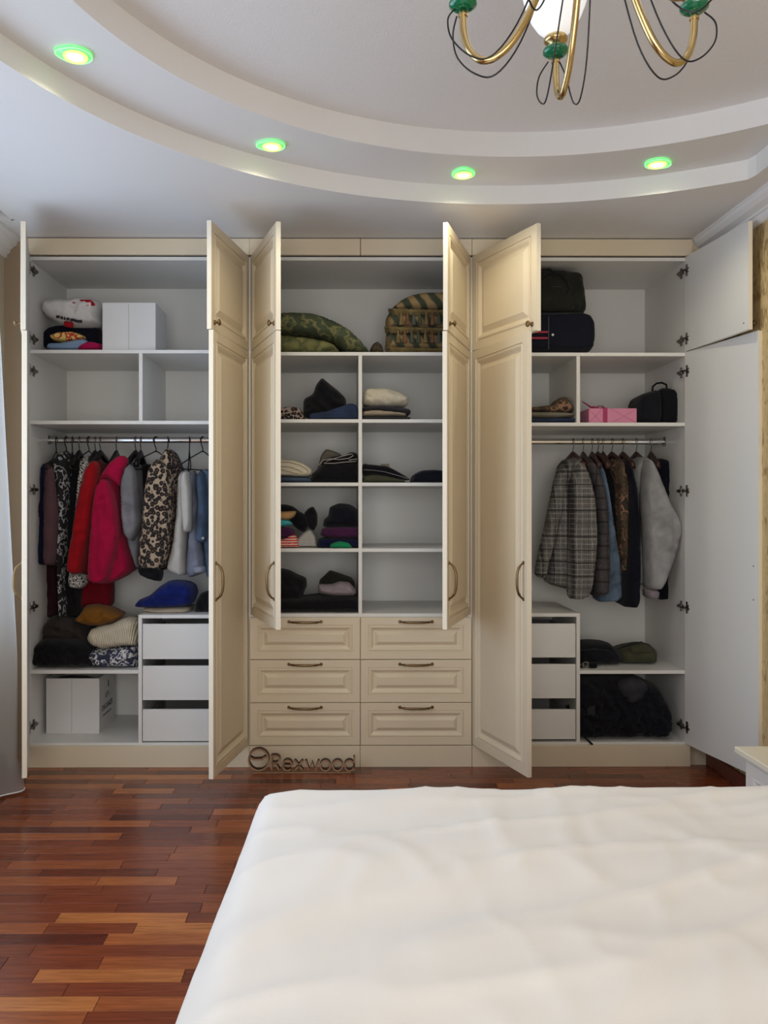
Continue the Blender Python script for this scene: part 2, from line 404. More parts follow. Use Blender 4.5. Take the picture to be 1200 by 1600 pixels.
for r_ in range(nrow):
    yc = -.002 - PW / 2 - r_ * PW
    x = XL - rng.random() * .4
    while x < XR:
        L = rng.choice([.28, .36, .42, .42, .50, .58]); xc = x + L / 2; x += L
        x0, x1 = max(XL, xc - L / 2), min(XR, xc + L / 2)
        if x1 - x0 < .03: continue
        seen = yc > -2.25 and (yc > -.60 or x0 < -.15) and count < 300
        clipped = (xc - L / 2 < XL or xc + L / 2 > XR)
        if seen and not clipped:
            o = bpy.data.objects.new('plank', plank_mesh(L)); COL.objects.link(o); o.parent = floor; o.location = (xc, yc, 0); count += 1
        elif seen and clipped:
            b = PW / 2 - .0008
            o = MB().box(x0 + .0008, x1 - .0008, yc - b, yc + b, -.003, 0, .0007).build('plank', M_plank, floor, local=True); count += 1
        else:
            b = PW / 2 - .0008; rest_mb.box(x0 + .0008, x1 - .0008, yc - b, yc + b, -.003, 0)
o = rest_mb.build('planks', M_plank2, floor, local=True, kind='stuff')

# ------------------------------------------------------------------ setting: walls, windows, ceiling
def st(name, mb, mat, origin=(0, 0, 0)): return mb.build(name, mat, origin=origin, kind='structure')
def wallpaper():
    t = NT('gold_wallpaper'); mp = t.coord((1, 1, 1), 'Object')
    v = t.n('ShaderNodeTexNoise'); v.inputs['Scale'].default_value = 3.6; v.inputs['Detail'].default_value = 8; v.inputs['Distortion'].default_value = 2.5; t.l(mp, 'Vector', v, 'Vector')
    f = t.n('ShaderNodeTexNoise'); f.inputs['Scale'].default_value = 90; f.inputs['Detail'].default_value = 3; mp2 = t.coord((1, 1, .25)); t.l(mp2, 'Vector', f, 'Vector')
    ad = t.n('ShaderNodeMath', operation='ADD'); t.l(v, 'Fac', ad, 0); t.l(f, 'Fac', ad, 1)
    r = t.ramp([(.40, lin((150, 122, 78))), (.50, lin((206, 182, 134))), (.60, lin((190, 164, 116)))])
    h = t.n('ShaderNodeMath', operation='MULTIPLY'); h.inputs[1].default_value = .5; t.l(ad, 'Value', h, 0); t.l(h, 'Value', r, 'Fac')
    t.l(r, 'Color', t.b, 'Base Color'); t.b.inputs['Roughness'].default_value = .55; t.bump(f, 'Fac', .5, .002); return t.m
M_paper = wallpaper()
st('wall_right', MB().box(XR, XR + .1, YB, .65, 0, 2.9), M_paper)
st('wall_far', MB().box(XL - .3, XR + .1, .60, .70, 0, 2.9), M_wall)
# left wall: a corner pier, then the window bay
WL0, WL1, WZ0, WZ1 = -3.1, -.34, .74, 2.45
st('wall_left', MB().box(XL - .12, XL, YB, WL0, 0, 2.9).box(XL - .12, XL, WL1, .65, 0, 2.9).box(XL - .12, XL, WL0, WL1, 0, WZ0).box(XL - .12, XL, WL0, WL1, WZ1, 2.9), M_wall)
BX0, BX1, BZ0, BZ1 = -1.35, 1.55, .35, 2.5
st('wall_back', MB().box(XL - .3, BX0, YB - .1, YB, 0, 2.9).box(BX1, XR + .1, YB - .1, YB, 0, 2.9).box(BX0, BX1, YB - .1, YB, 0, BZ0).box(BX0, BX1, YB - .1, YB, BZ1, 2.9), M_wall)
tg = NT('window_glass'); tr = tg.n('ShaderNodeBsdfTransparent'); gl = tg.n('ShaderNodeBsdfGlossy'); gl.inputs['Roughness'].default_value = .02
mxs = tg.n('ShaderNodeMixShader'); mxs.inputs[0].default_value = .06; tg.l(tr, 0, mxs, 1); tg.l(gl, 0, mxs, 2); tg.l(mxs, 0, tg.out, 'Surface'); M_glass = tg.m
M_pvc = plain('white_window_frame', (236, 236, 236), .35)
def window(name, a0, a1, z0, z1, along, c):
    root = empty(name, (c, a0, z0) if along == 'y' else (a0, c, z0)); root['kind'] = 'structure'
    mb = MB(); d = .03; k = .05
    def q(u0, u1, w0, w1, m=mb, dd=d):
        if along == 'y': m.box(c - dd, c + dd, u0, u1, w0, w1)
        else: m.box(u0, u1, c - dd, c + dd, w0, w1)
    q(a0, a1, z0, z0 + k); q(a0, a1, z1 - k, z1); q(a0, a0 + k, z0 + k, z1 - k); q(a1 - k, a1, z0 + k, z1 - k)
    n = 3; 
    for i in range(1, n): u = a0 + (a1 - a0) * i / n; q(u - k * .6, u + k * .6, z0 + k, z1 - k)
    mb.build('window_frame', M_pvc, root)
    for i in range(n):
        g = MB(); q(a0 + (a1 - a0) * i / n + k, a0 + (a1 - a0) * (i + 1) / n - k, z0 + k, z1 - k, g, .003); g.build('pane', M_glass, root)
window('window_1', WL0, WL1, WZ0, WZ1, 'y', XL - .07)
window('window_assumed', BX0, BX1, BZ0, BZ1, 'x', YB - .05)  # unseen back window, assumed and added as the opening for the frontal fill
# ceiling: three levels around a round recess
CC = (.70, -2.357); R1, R2 = 1.86, 1.545; Z1, Z2, Z3 = 2.70, 2.784, 2.886; XC = 1.715
def ring(zl, outer, inner, mb, n=160):
    vs = []; fs = []
    for i in range(n):
        a = 2 * math.pi * i / n; vs.append((*outer(a), zl)); vs.append((*inner(a), zl))
    for i in range(n):
        j = (i + 1) % n; fs.append((2 * i, 2 * j, 2 * j + 1, 2 * i + 1))
    mb.add(vs, fs)
def circ(r, cut=None):
    def f(a):
        x, y = CC[0] + r * math.cos(a), CC[1] + r * math.sin(a)
        if cut and x > cut: k = (cut - CC[0]) / (r * math.cos(a)); return cut, CC[1] + r * math.sin(a) * k
        return x, y
    return f
def rect(x0, x1, y0, y1):
    def f(a):
        c, s = math.cos(a), math.sin(a); k = 1e9
        if c > 1e-9: k = min(k, (x1 - CC[0]) / c)
        if c < -1e-9: k = min(k, (x0 - CC[0]) / c)
        if s > 1e-9: k = min(k, (y1 - CC[1]) / s)
        if s < -1e-9: k = min(k, (y0 - CC[1]) / s)
        return CC[0] + c * k, CC[1] + s * k
    return f
def fascia(f, za, zb, mb, n=160):
    vs = []; fs = []
    for i in range(n): p = f(2 * math.pi * i / n); vs += [(*p, za), (*p, zb)]
    for i in range(n): j = (i + 1) % n; fs.append((2 * i, 2 * j, 2 * j + 1, 2 * i + 1))
    mb.add(vs, fs, False)
ANG = [0]
NX = -1.565   # the soffit stops short of the left wall: curtain niche
m1 = MB(); ring(Z1, rect(NX, XR, YB, .0), circ(R1, XC), m1, 320); m1.box(XL, NX, -.27, 0.0, Z1, Z1 + .02); m1.box(NX, XR, 0, .60, Z1 + .001, Z1 + .02)
m1.box(NX - .012, NX, YB, -.27, Z1, 2.90); m1.box(XL, NX, -.282, -.27, Z1, 2.9)
fascia(circ(R1, XC), Z1, Z2, m1, 320)
st('ceiling', m1, M_ceil)
m2 = MB(); ring(Z2, circ(R1 + .02, XC + .01), circ(R2), m2, 320); fascia(circ(R2), Z2, Z3, m2, 320); st('trim_1', m2, M_ceil)
m3 = MB(); m3.lathe([(R2 + .03, 0), (R2 + .03, .03)], (CC[0], CC[1], Z3), 96, smooth=False); st('trim_2', m3, M_ceil2)
st('trim_3', MB().box(XL - .1, XR, YB, .6, 2.93, 2.96), M_ceil)
# cornice along the right wall
def extr_y(prof, y0, y1):
    n = len(prof); vs = [(x, y0, z) for x, z in prof] + [(x, y1, z) for x, z in prof]
    return MB().add(vs, [(i, (i + 1) % n, n + (i + 1) % n, n + i) for i in range(n)] + [tuple(range(n)), tuple(range(2 * n - 1, n - 1, -1))])
cp = [(XR, 2.70), (1.800, 2.70), (1.800, 2.694), (1.806, 2.690), (1.812, 2.676), (1.828, 2.660), (1.848, 2.650), (1.856, 2.646), (1.858, 2.636), (1.866, 2.634), (1.870, 2.618), (1.880, 2.606), (XR, 2.602)]
st('trim_4', extr_y(cp, YB, -.0), M_ceil)
cl = [(XL, 2.90), (XL, 2.60), (XL + .014, 2.60), (XL + .016, 2.63), (XL + .03, 2.64), (XL + .034, 2.66), (XL + .05, 2.67), (XL + .052, 2.69), (XL + .06, 2.70), (XL + .06, 2.71), (XL + .005, 2.72), (XL + .005, 2.90)]
st('trim_5', extr_y(cl, -3.2, -.283), M_ceil)
cl2 = [(XL, 2.699), (XL, 2.60), (XL + .012, 2.60), (XL + .014, 2.618), (XL + .026, 2.624), (XL + .030, 2.640), (XL + .046, 2.655), (XL + .060, 2.662), (XL + .066, 2.680), (XL + .080, 2.684), (XL + .082, 2.699)]
st('trim_6', extr_y(cl2, -.282, -.001), M_ceil)
M_base = plain('dark_wood_baseboard', (92, 44, 32), .4, bump=.2, bscale=60, var=.25)
st('baseboard_right', MB().box(XR - .018, XR, YB, 0, 0, .075, .004), M_base)
st('baseboard_left', MB().box(XL, XL + .018, YB, -.03, 0, .075, .004), M_base)

# ------------------------------------------------------------------ wardrobe
DB = .57   # inner depth
T = .018
def rings_slab(w, h, t, rings, mirror=False):
    vs = []; fs = []
    for off, dep in rings:
        y = -t + dep; vs += [(off, y, off), (w - off, y, off), (w - off, y, h - off), (off, y, h - off)]
    for i in range(len(rings) - 1):
        for k in range(4):
            j = (k + 1) % 4; fs.append((4 * i + k, 4 * i + j, 4 * i + 4 + j, 4 * i + 4 + k))
    n = 4 * (len(rings) - 1); fs.append((n, n + 1, n + 2, n + 3))
    b = len(vs); vs += [(0, 0, 0), (w, 0, 0), (w, 0, h), (0, 0, h)]
    for k in range(4): j = (k + 1) % 4; fs.append((k, b + k, b + j, j))
    fs.append((b + 3, b + 2, b + 1, b))
    if mirror: vs = [(-x, y, z) for x, y, z in vs]
    return vs, fs
DR = [(0, .002), (.002, 0), (.043, 0), (.0445, .005), (.049, .005), (.051, .0005), (.057, 0), (.064, .004), (.072, .011), (.076, .013), (.080, .013), (.104, .001), (.106, 0)]
DW = [(0, .002), (.002, 0), (.038, 0), (.0395, .004), (.043, .004), (.045, .0005), (.050, 0), (.057, .004), (.064, .010), (.068, .011), (.072, .011), (.087, .001), (.089, 0)]
def bow_handle(parent, c, axis, out, L=.165, loc=True):
    """bow pull: c centre on the face, axis 'z'/'x' along the bar, out the direction it stands off"""
    mb = MB(); n = 22; path = []; rad = []; out = Vector(out); ax = Vector((0, 0, 1)) if axis == 'z' else Vector((1, 0, 0)); c = Vector(c)
    for i in range(n + 1):
        u = -1 + 2 * i / n; s = .034 * (1 - abs(u) ** 3.2) ** .8 if abs(u) < 1 else 0
        path.append(c + ax * u * L / 2 + out * (s if abs(u) < .999 else 0)); r = .0042 + .0022 * (1 - u * u)
        if abs(abs(u) - .73) < .1: r += .0016 * (i % 2)
        rad.append(r)
    mb.tube(path, rad, 8)
    for s in (-1, 1):
        e = c + ax * s * L / 2
        mb.tube([e, e + out * .004], [.009, .007], 10)
    return mb.build('handle', M_bronze, parent, local=loc)
def knob(parent, c, out):
    mb = MB(); o = Vector(out); c = Vector(c); prof = [(.011, 0), (.011, .003), (.005, .005), (.0045, .016), (.008, .018), (.0145, .022), (.0150, .025), (.011, .029), (.004, .031)]
    mb.tube([c + o * h for r, h in prof], [r for r, h in prof], 14); return mb.build('knob', M_bronze, parent, local=True)
def door(cab, side, hx, z0, z1, edge_px, pull, w=.552):
    """side +1: hinged on its left edge; -1: hinged on its right edge. Opened until its free edge stands where seen."""
    t = .022; lo, hi = R(30), R(125)
    def ex(th): return project(hx + side * w * math.cos(th) - side * t * .5 * math.sin(th), -w * math.sin(th), 1.34)[0]
    for _ in range(50):
        mid = (lo + hi) / 2
        if (ex(mid) > edge_px) == (side > 0): lo = mid
        else: hi = mid
    th = (lo + hi) / 2
    vs, fs = rings_slab(w, z1 - z0, t, DR, side < 0); mb = MB(); mb.add(vs[:], fs)
    d = mb.build('door', [M_cream, M_white, M_edge], cab, local=True)
    for p in d.data.polygons:
        if p.normal.y > .9: p.material_index = 1
        elif abs(p.normal.x) > .9 or abs(p.normal.z) > .9:
            if p.area > .004: p.material_index = 2
    d.location = Vector((hx, 0, z0)) - cab.location; d.rotation_euler = (0, 0, -side * th)
    if pull == 'knob': knob(d, (side * (w - .035), -t, .035), (0, -1, 0))
    else: bow_handle(d, (side * (w - .032), -t, .993 - z0), 'z', (0, -1, 0))
    if pull == 'knob': zz = [.055, z1 - z0 - .055] ; 
    else: zz = []
    return d, th
def hinge(cab, xs, s, z, th, hx, door_obj, z0):
    """xs: inner face of the side panel, s: direction into the cabinet"""
    mb = MB(); mb.box(xs, xs + s * .005, .012, .075, z - .009, z + .009, .001); mb.box(xs, xs + s * .007, .034, .050, z - .027, z + .027, .002)
    mb.box(xs + s * .005, xs + s * .020, .010, .062, z - .007, z + .007, .002)
    mb.lathe([(.006, -.010), (.006, .010)], (xs + s * .018, .006, z), 8)
    mb.tube([(xs + s * .016, .008, z), (xs + s * .024, -.012, z), (xs + s * .012, -.030, z)], .0055, 6)
    mb.build('hinge', M_dsteel, cab)
    c = MB(); c.box(s * .014, s * .030, .0, .004, z - z0 - .030, z - z0 + .030, .001); c.lathe([(.015, -.001), (.015, .005), (.012, .0055)], (s * .028, 0, z - z0), 14, axis='y')
    c.build('hinge_cup', M_steel, door_obj, local=True)
def cabinet(name, label, x0, x1):
    r = empty(name, ((x0 + x1) / 2, 0, 0)); tag(r, label, 'wardrobe')
    bx('side_panel', x0, x0 + T, 0, DB, .1, 2.607, M_white, r); bx('side_panel', x1 - T, x1, 0, DB, .1, 2.607, M_white, r)
    bx('back_panel', x0, x1, DB, DB + .006, .1, 2.607, M_white, r)
    bx('top_board', x0 + T, x1 - T, 0, DB, 2.589, 2.607, M_white, r); bx('bottom_board', x0 + T, x1 - T, 0, DB, .100, .120, M_white, r)
    return r
xL0, xL1, xC1, xR1 = -1.608, -.468, .668, 1.785
ZS1, ZS2 = 2.131, 1.768
def zf(py): return at(600, py, 0).z
def shelf(r, x0, x1, ztop, y0=.002): return bx('shelf', x0, x1, y0, DB, ztop - .018, ztop, M_white, r, .0008)
HZ = [423, 529.5, 579.5, 765, 948, 1133]
# left
LC = cabinet('wardrobe_cabinet', 'left cabinet of the fitted wardrobe, with hanging clothes and a drawer stack', xL0, xL1)
shelf(LC, xL0 + T, xL1 - T, ZS1); shelf(LC, xL0 + T, xL1 - T, ZS2); bx('divider', -1.036, -1.018, .004, DB, ZS2, ZS1 - .018, M_white, LC)
shelf(LC, xL0 + T, -1.038, .491)
bx('plinth', xL0, xL1, -.022, -.002, 0, .108, M_cream, LC, .001); bx('filler_panel', xL0, xL1, -.022, -.001, 2.612, 2.694, M_cream, LC, .001)
# centre
MC = cabinet('wardrobe_cabinet', 'middle cabinet of the fitted wardrobe, with open shelves over six cream drawers', xL1, xC1)
ZB = zf(958.5)
cx0, cx1 = .089, .107
zc = [zf(550), zf(655), zf(754), zf(857)]
shelf(MC, xL1 + T, xC1 - T, zc[0])
bx('divider', cx0, cx1, .002, DB, .12, zc[0] - .018, M_white, MC)
for z in zc[1:] + [ZB]: shelf(MC, xL1 + T, cx0, z, .001); shelf(MC, cx1, xC1 - T, z, .001)
bx('plinth', xL1 + .001, .096, -.022, -.002, 0, .108, M_cream, MC, .001); bx('plinth', .098, xC1 - .001, -.022, -.002, 0, .108, M_cream, MC, .001)
bx('filler_panel', xL1 + .001, .097, -.022, -.001, 2.612, 2.694, M_cream, MC, .001); bx('filler_panel', .100, xC1 - .001, -.022, -.001, 2.612, 2.694, M_cream, MC, .001)
dz = [zf(963.5), zf(1029.5), zf(1096.5), zf(1163)]
for i in range(3):
    for (a, b) in ((xL1 + .003, .0965), (.0995, xC1 - .003)):
        z1, z0 = dz[i] - .0015, dz[i + 1] + .0015
        vs, fs = rings_slab(b - a, z1 - z0, .021, DW)
        d = MB().add([(x + a, y, z + z0) for x, y, z in vs], fs).build('drawer', M_cream, MC)
        bow_handle(d, ((a + b) / 2 + .0, -.021, z1 - .022), 'x', (0, -1, 0), loc=False)
# right
RC = cabinet('wardrobe_cabinet', 'right cabinet of the fitted wardrobe, with jackets hanging and a bag at the bottom', xC1, xR1)
shelf(RC, xC1 + T, xR1 - T, zf(550.5)); shelf(RC, xC1 + T, xR1 - T, zf(660)); bx('divider', 1.209, 1.227, .004, DB, zf(660), zf(550.5) - .018, M_white, RC)
shelf(RC, 1.226, xR1 - T, .487)
bx('plinth', xC1 + .001, xR1, -.022, -.002, 0, .108, M_cream, RC, .001); bx('filler_panel', xC1 + .001, xR1 + .01, -.022, -.001, 2.612, 2.694, M_cream, RC, .001)
bx('plinth', xR1 + .001, XR, 0, .018, 0, .108, M_cream, RC, .001); bx('filler_panel', xR1 + .011, XR, .0, .018, 0.11, 2.694, M_cream, RC, .001)
bx('filler_panel', XL, xL0 - .001, .0, .018, 0, 2.694, M_brown, LC, .001, label='beige filler strip at the wall')
# doors
def doors(cab, side, hx, pxu, pxl, zbot, xs, s, zl):
    du, tu = door(cab, side, hx, 2.124, 2.609, pxu, 'knob'); dl, tl = door(cab, side, hx, zbot, 2.120, pxl, 'handle')
    for py in zl:
        z = at(52, py, .03).z; up = z > 2.122
        hinge(cab, xs, s, z, 0, hx, du if up else dl, 2.124 if up else zbot)
    return du, dl
doors(LC, 1, -1.592, 36.5, 38.5, .112, xL0 + T, 1, HZ)
doors(LC, -1, -.492, 327, 330, .112, xL1 - T, -1, HZ)
doors(MC, 1, -.443, 435, 435, .777, xL1 + T, 1, HZ[:5])
doors(MC, -1, .643, 696, 695, .777, xC1 - T, -1, HZ[:5])
doors(RC, 1, .690, 841.5, 827, .112, xC1 + T, 1, HZ)
du, dl = doors(RC, -1, 1.765, 1173, 1188.5, .112, xR1 - T, -1, [425, 531, 581, 767, 948, 1134])
for zz in (zf(885) * .0 + at(1182, 885, -.53).z, at(1182, 938, -.53).z):
    MB().lathe([(.004, 0), (.003, .0015)], (-.52, 0, zz - .112), 10, axis='y').build('screw', M_dsteel, dl, local=True)
MB().lathe([(.004, 0), (.003, .0015)], (-.517, 0, .035), 10, axis='y').build('screw', M_dsteel, du, local=True)
# inner drawer stacks
def drawer_stack(cab, x0, x1, ztop, drs, post):
    bx('stack_top', x0, x1, .001, .50, ztop - .018, ztop, M_white, cab, .0008)
    px0, px1 = (x0, x0 + T) if post == 'l' else (x1 - T, x1)
    bx('stack_side', px0, px1, .001, .50, .12, ztop - .018, M_white, cab)
    a, b = (x0 + T + .003, x1 - .002) if post == 'l' else (x0 + .002, x1 - T - .003)
    for z1, z0 in drs:
        bx('drawer', a, b, .006, .022, z0, z1, M_white, cab, .001)
        d = cab.children[-1] if False else None
        mb = MB().box(a + .012, a + .024, .022, .46, z0 + .01, z1 - .04).box(b - .024, b - .012, .022, .46, z0 + .01, z1 - .04).box(a + .024, b - .024, .448, .46, z0 + .01, z1 - .04).box(a + .024, b - .024, .022, .448, z0 + .01, z0 + .016)
        mb.build('drawer_box', M_inner, cab)
drawer_stack(LC, -1.038, xL1 - T, zf(960.5), [(zf(975), zf(1030)), (zf(1040.5), zf(1094)), (zf(1108.5), zf(1158))], 'l')
drawer_stack(RC, xC1 + T, 1.226, zf(958.5), [(zf(975), zf(1028)), (zf(1038.5), zf(1092)), (zf(1109.5), zf(1156))], 'r')
# rails
def rail(cab, x0, x1, z):
    mb = MB().tube([(x0, .27, z), (x1, .27, z)], .0155, 16, flat=(.5, 1.0)); mb.build('rail', M_chrome, cab)
    for x, s in ((x0, 1), (x1, -1)):
        MB().box(x, x + s * .004, .255, .285, z - .024, z + .026, .001).box(x + s * .004, x + s * .014, .258, .282, z - .020, z - .014).build('rail_bracket', M_dsteel, cab)
ZRL = at(200, 687.5, .27).z; ZRR = at(930, 690, .27).z
rail(LC, xL0 + T, xL1 - T, ZRL); rail(RC, xC1 + T, xR1 - T, ZRR)

# ------------------------------------------------------------------ hangers
def make_hanger(kind):
    r = empty('coat_hanger', (0, 0, 0))
    hk = MB(); path = [(0, .022 * math.sin(a), .022 * math.cos(a)) for a in [R(-115 + 12 * i) for i in range(18)]]
    path = [(0, -y, z) for _, y, z in path]
    path = path + [(0, path[-1][1] * .4, -.030), (0, 0, -.040), (0, 0, -.062)]
    hk.tube(path, .0022 if kind == 'wood' else .0030, 7)
    hk.build('hook', M_steel if kind != 'wire' else M_black, r, local=True)
    b = MB()
    if kind == 'wire':
        pts = [(0, 0, -.055), (0, -.10, -.095), (0, -.195, -.140), (0, -.205, -.152), (0, -.195, -.160), (0, 0, -.160), (0, .195, -.160), (0, .205, -.152), (0, .195, -.140), (0, .10, -.095)]
        b.tube(pts, .0034, 7, closed=True); b.build('hanger_body', M_black, r, local=True)
    else:
        n = 12
        vs = []; fs = []
        for i in range(n + 1):
            u = -1 + 2 * i / n; y = u * .15; zt = -.050 - .070 * abs(u) ** 1.1; hgt = .034 - .004 * abs(u); wx = .007 + .006 * abs(u)
            vs += [(-wx, y, zt - hgt), (wx, y, zt - hgt), (wx * .7, y, zt), (-wx * .7, y, zt)]
        for i in range(n):
            for k in range(4): j = (k + 1) % 4; fs.append((4 * i + k, 4 * i + j, 4 * i + 4 + j, 4 * i + 4 + k))
        fs += [(3, 2, 1, 0), (4 * n, 4 * n + 1, 4 * n + 2, 4 * n + 3)]
        b.add(vs, fs, True)
        b.build('hanger_body', MATS['hanger_wood'] if kind == 'wood' else M_black, r, local=True)
    return r
plain('hanger_wood', (66, 38, 32), .4, bump=.1, bscale=50, var=.25)
protos = {}
def hanger(kind, px, left, label, group, rot=0):
    z = ZRL if left else ZRR
    if kind not in protos: protos[kind] = o = make_hanger(kind)
    else: o = copy_tree(protos[kind])
    p = at(px, 687 if left else 690, .27); o.location = (p.x, .27, z - .004); o.rotation_euler = (0, 0, R(rot if kind == 'wire' else rot * .45))
    tag(o, label, 'hanger', group)
GL, GR = 'hangers on the left clothes rail', 'hangers on the right clothes rail'
for kind, px, what, rot in (('wire', 88, 'black wire hanger at the far left end of the left rail', 10), ('wire', 104, 'black tubular hanger over the black and white printed blouse', -14), ('wire', 113, 'black tubular hanger behind the printed blouse, second from it', 14),
        ('black', 124, 'flat black hanger with steel hook left of the zebra blouse', 6), ('wire', 139, 'black tubular hanger carrying the zebra-striped blouse', -12),
        ('black', 149, 'flat black hanger carrying the bright red jacket', 6), ('black', 157, 'flat black hanger between red jacket and raspberry fleece', -10), ('black', 182, 'flat black hanger inside the raspberry fleece collar', 8),
        ('black', 212, 'flat black hanger over the grey marl sweater', -8), ('black', 220, 'flat black hanger just right of the grey marl sweater', 8),
        ('wire', 244, 'black tubular hanger between grey sweater and leopard jacket', -30), ('wire', 262, 'black tubular hanger carrying the leopard print jacket', 20),
        ('wire', 296, 'black tubular hanger carrying the off-white shirt', 12), ('wire', 317, 'black tubular hanger over the denim jacket by the cream door', -28)):
    hanger(kind, px, True, what, GL, rot)
for px, what, rot in ((895, 'brown wooden hanger in the tweed check blazer', 18), (911, 'brown wooden hanger in the charcoal check jacket', -8), (925, 'brown wooden hanger in the blue denim jacket', -6), (934, 'brown wooden hanger in the burgundy edged jacket', 8),
        (942, 'brown wooden hanger just left of the camouflage jacket', -12), (956, 'brown wooden hanger in the camouflage jacket', 12), (973, 'brown wooden hanger in the plain black coat', 5),
        (994, 'brown wooden hanger in the light grey sweatshirt', 5), (1017, 'brown wooden hanger at the right end, in the navy jacket', -14)):
    hanger('wood', px, False, what, GR, rot)

# ------------------------------------------------------------------ cloths
C_black = cloth('black_cloth', (20, 20, 24)); C_black2 = cloth('soft_black_cloth', (26, 26, 30), .3); C_navy = cloth('navy_cloth', (22, 26, 58)); C_nblack = cloth('navy_black_cloth', (20, 22, 34))
C_mauve = cloth('mauve_brown', (92, 66, 72)); C_maroon = cloth('dark_maroon', (58, 28, 38)); C_red = cloth('red_wool', (158, 14, 26)); C_dred = cloth('deep_red', (116, 12, 28))
C_rasp = cloth('raspberry_fleece', (168, 12, 62), weave=150, bump=.6); C_grey = cloth('grey_marl', (128, 128, 134), .18, 600); C_lgrey = cloth('light_grey_marl', (158, 158, 158), .2, 500, .6)
C_white = cloth('off_white_cotton', (200, 195, 188), .05); C_must = cloth('mustard_wool', (124, 80, 26)); C_dbrown = cloth('dark_brown_knit', (52, 44, 42))
C_blue = cloth('royal_blue', (18, 32, 100)); C_beige = cloth('beige_towel', (176, 160, 138), .1, 200, .6); C_cream = cloth('cream_towel', (222, 212, 188), .07, 200, .6)
C_olive = cloth('olive_cloth', (74, 74, 56)); C_gbeige = cloth('grey_beige_cloth', (124, 118, 104)); C_purple = cloth('purple_cloth', (74, 34, 70)); C_green = cloth('green_cloth', (30, 140, 92))
C_teal = cloth('turquoise_cloth', (78, 184, 190)); C_tan = cloth('tan_cloth', (196, 154, 104)); C_mgrey = cloth('mauve_grey_cloth', (150, 138, 146)); C_yellow = cloth('yellow_cloth', (222, 196, 104)); C_lblue = cloth('pale_blue_cloth', (136, 160, 190)); C_mag = cloth('magenta_cloth', (176, 22, 84)); C_char = cloth('charcoal_cloth', (58, 56, 60))
C_bagol = cloth('olive_black_nylon', (40, 42, 36), .2); C_bagbl = cloth('black_nylon', (24, 25, 32), .2); C_sui = cloth('suitcase_nylon', (24, 27, 40), .1)
D_blue = denim('blue_denim', (84, 102, 122)); D_mid = denim('mid_denim', (58, 74, 96)); D_dark = denim('dark_denim', (30, 44, 72)); D_grey = denim('grey_wash', (120, 124, 138))
P_leo = leopard('leopard_print', (166, 146, 122), (26, 20, 20), 46); P_leo2 = leopard('dark_leopard_print', (150, 130, 122), (18, 14, 16), 60)
P_zeb = stripes('zebra_print', (16, 16, 18), (190, 186, 180), 34, 9, 3, .5, 'DIAGONAL'); P_print = blotch('black_white_print', [(14, 14, 18), (14, 14, 18), (16, 16, 20), (150, 150, 154), (18, 18, 24), (14, 14, 18)], 20)
P_tweed = plaid('tweed_check', (100, 98, 96), (34, 32, 34), (200, 196, 186), 4.6); P_char = plaid('charcoal_check', (66, 62, 64), (26, 24, 28), (96, 92, 92), 5.0, contrast=.5)
P_camo = blotch('camouflage', [(60, 48, 38), (92, 68, 52), (66, 60, 44), (140, 104, 82), (50, 42, 36)], 15)
P_rib = stripes('cream_ribbed_knit', (170, 158, 134), (226, 216, 194), 34, .6, 1, .35, 'X', (0, R(-8), 0), .9, .3)
P_fair = blotch('patterned_knit', [(36, 42, 62), (60, 66, 86), (206, 204, 204), (44, 50, 70)], 34, detail=4)
P_stripe = stripes('grey_striped_knit', (128, 126, 124), (200, 196, 190), 45, .3, 1, .5, 'Z', bump=.4)
P_redpat = stripes('red_white_pattern', (200, 30, 50), (222, 190, 170), 24, 1.6, 9, .5, 'Z'); P_wave = stripes('wavy_beige_print', (40, 40, 44), (176, 164, 146), 50, 5, 4, .55, 'DIAGONAL')
P_damask = blotch('green_damask', [(58, 64, 48), (62, 70, 50), (64, 74, 52), (66, 74, 52), (126, 124, 80), (68, 76, 54), (72, 80, 56)], 11, 'LINEAR', 9); P_damask2 = blotch('light_green_damask', [(98, 98, 58), (110, 108, 66), (76, 82, 50), (128, 124, 78)], 10, 'LINEAR', 8)
P_cush = stripes('green_gold_stripe_cushion', (60, 66, 48), (150, 124, 84), 4.6, 1.4, 2, .5, 'X', (0, R(35), 0), .2, .2); P_cdark = blotch('brocade_dark', [(48, 42, 32), (92, 80, 54), (40, 34, 26), (120, 100, 66)], 60)

GLs, GRs = 'clothes hanging on the left rail', 'jackets hanging on the right rail'
H = dict(fold='hang', amp=.015); Hs = dict(fold='hang', amp=.006)
# left rail, from the left
soft('sleeveless_blouse', 'navy top, leftmost of the clothes on the left rail', 'clothing', [(67, 735), (72, 722), (80, 724), (80, 880), (66, 884), (62, 865), (66, 812), (61, 796), (67, 780)], .20, .08, .16, C_navy, GLs, **H)
soft_thing('hanging_dress', 'long mauve-brown dress with long sleeve on the left rail', 'clothing', [
    ('skirt', [(69, 860), (97, 860), (97, 962), (69, 966)], .30, .06, .12, C_maroon, H),
    ('bodice', [(73, 735), (84, 717), (92, 728), (97, 790), (104, 840), (98, 880), (90, 884), (72, 880), (72, 800)], .22, .10, .18, C_mauve, H),
    ('sleeve', [(73, 740), (80, 726), (88, 740), (92, 800), (88, 883), (68, 882), (70, 800)], .10, .05, .06, C_mauve, Hs)], GLs)
soft('hanging_blouse', 'black blouse with white feather print on the left rail', 'clothing', [(88, 722), (96, 709), (109, 707), (118, 720), (114, 790), (110, 850), (106, 900), (112, 950), (108, 962), (99, 962), (95, 880), (98, 800)], .21, .13, .16, P_print, GLs, **H)
soft('hanging_skirt', 'plain black long garment left of the zebra blouse', 'clothing', [(113, 722), (130, 714), (132, 760), (124, 820), (118, 880), (128, 905), (128, 962), (108, 962), (106, 880), (110, 800)], .27, .10, .16, C_black, GLs, **H)
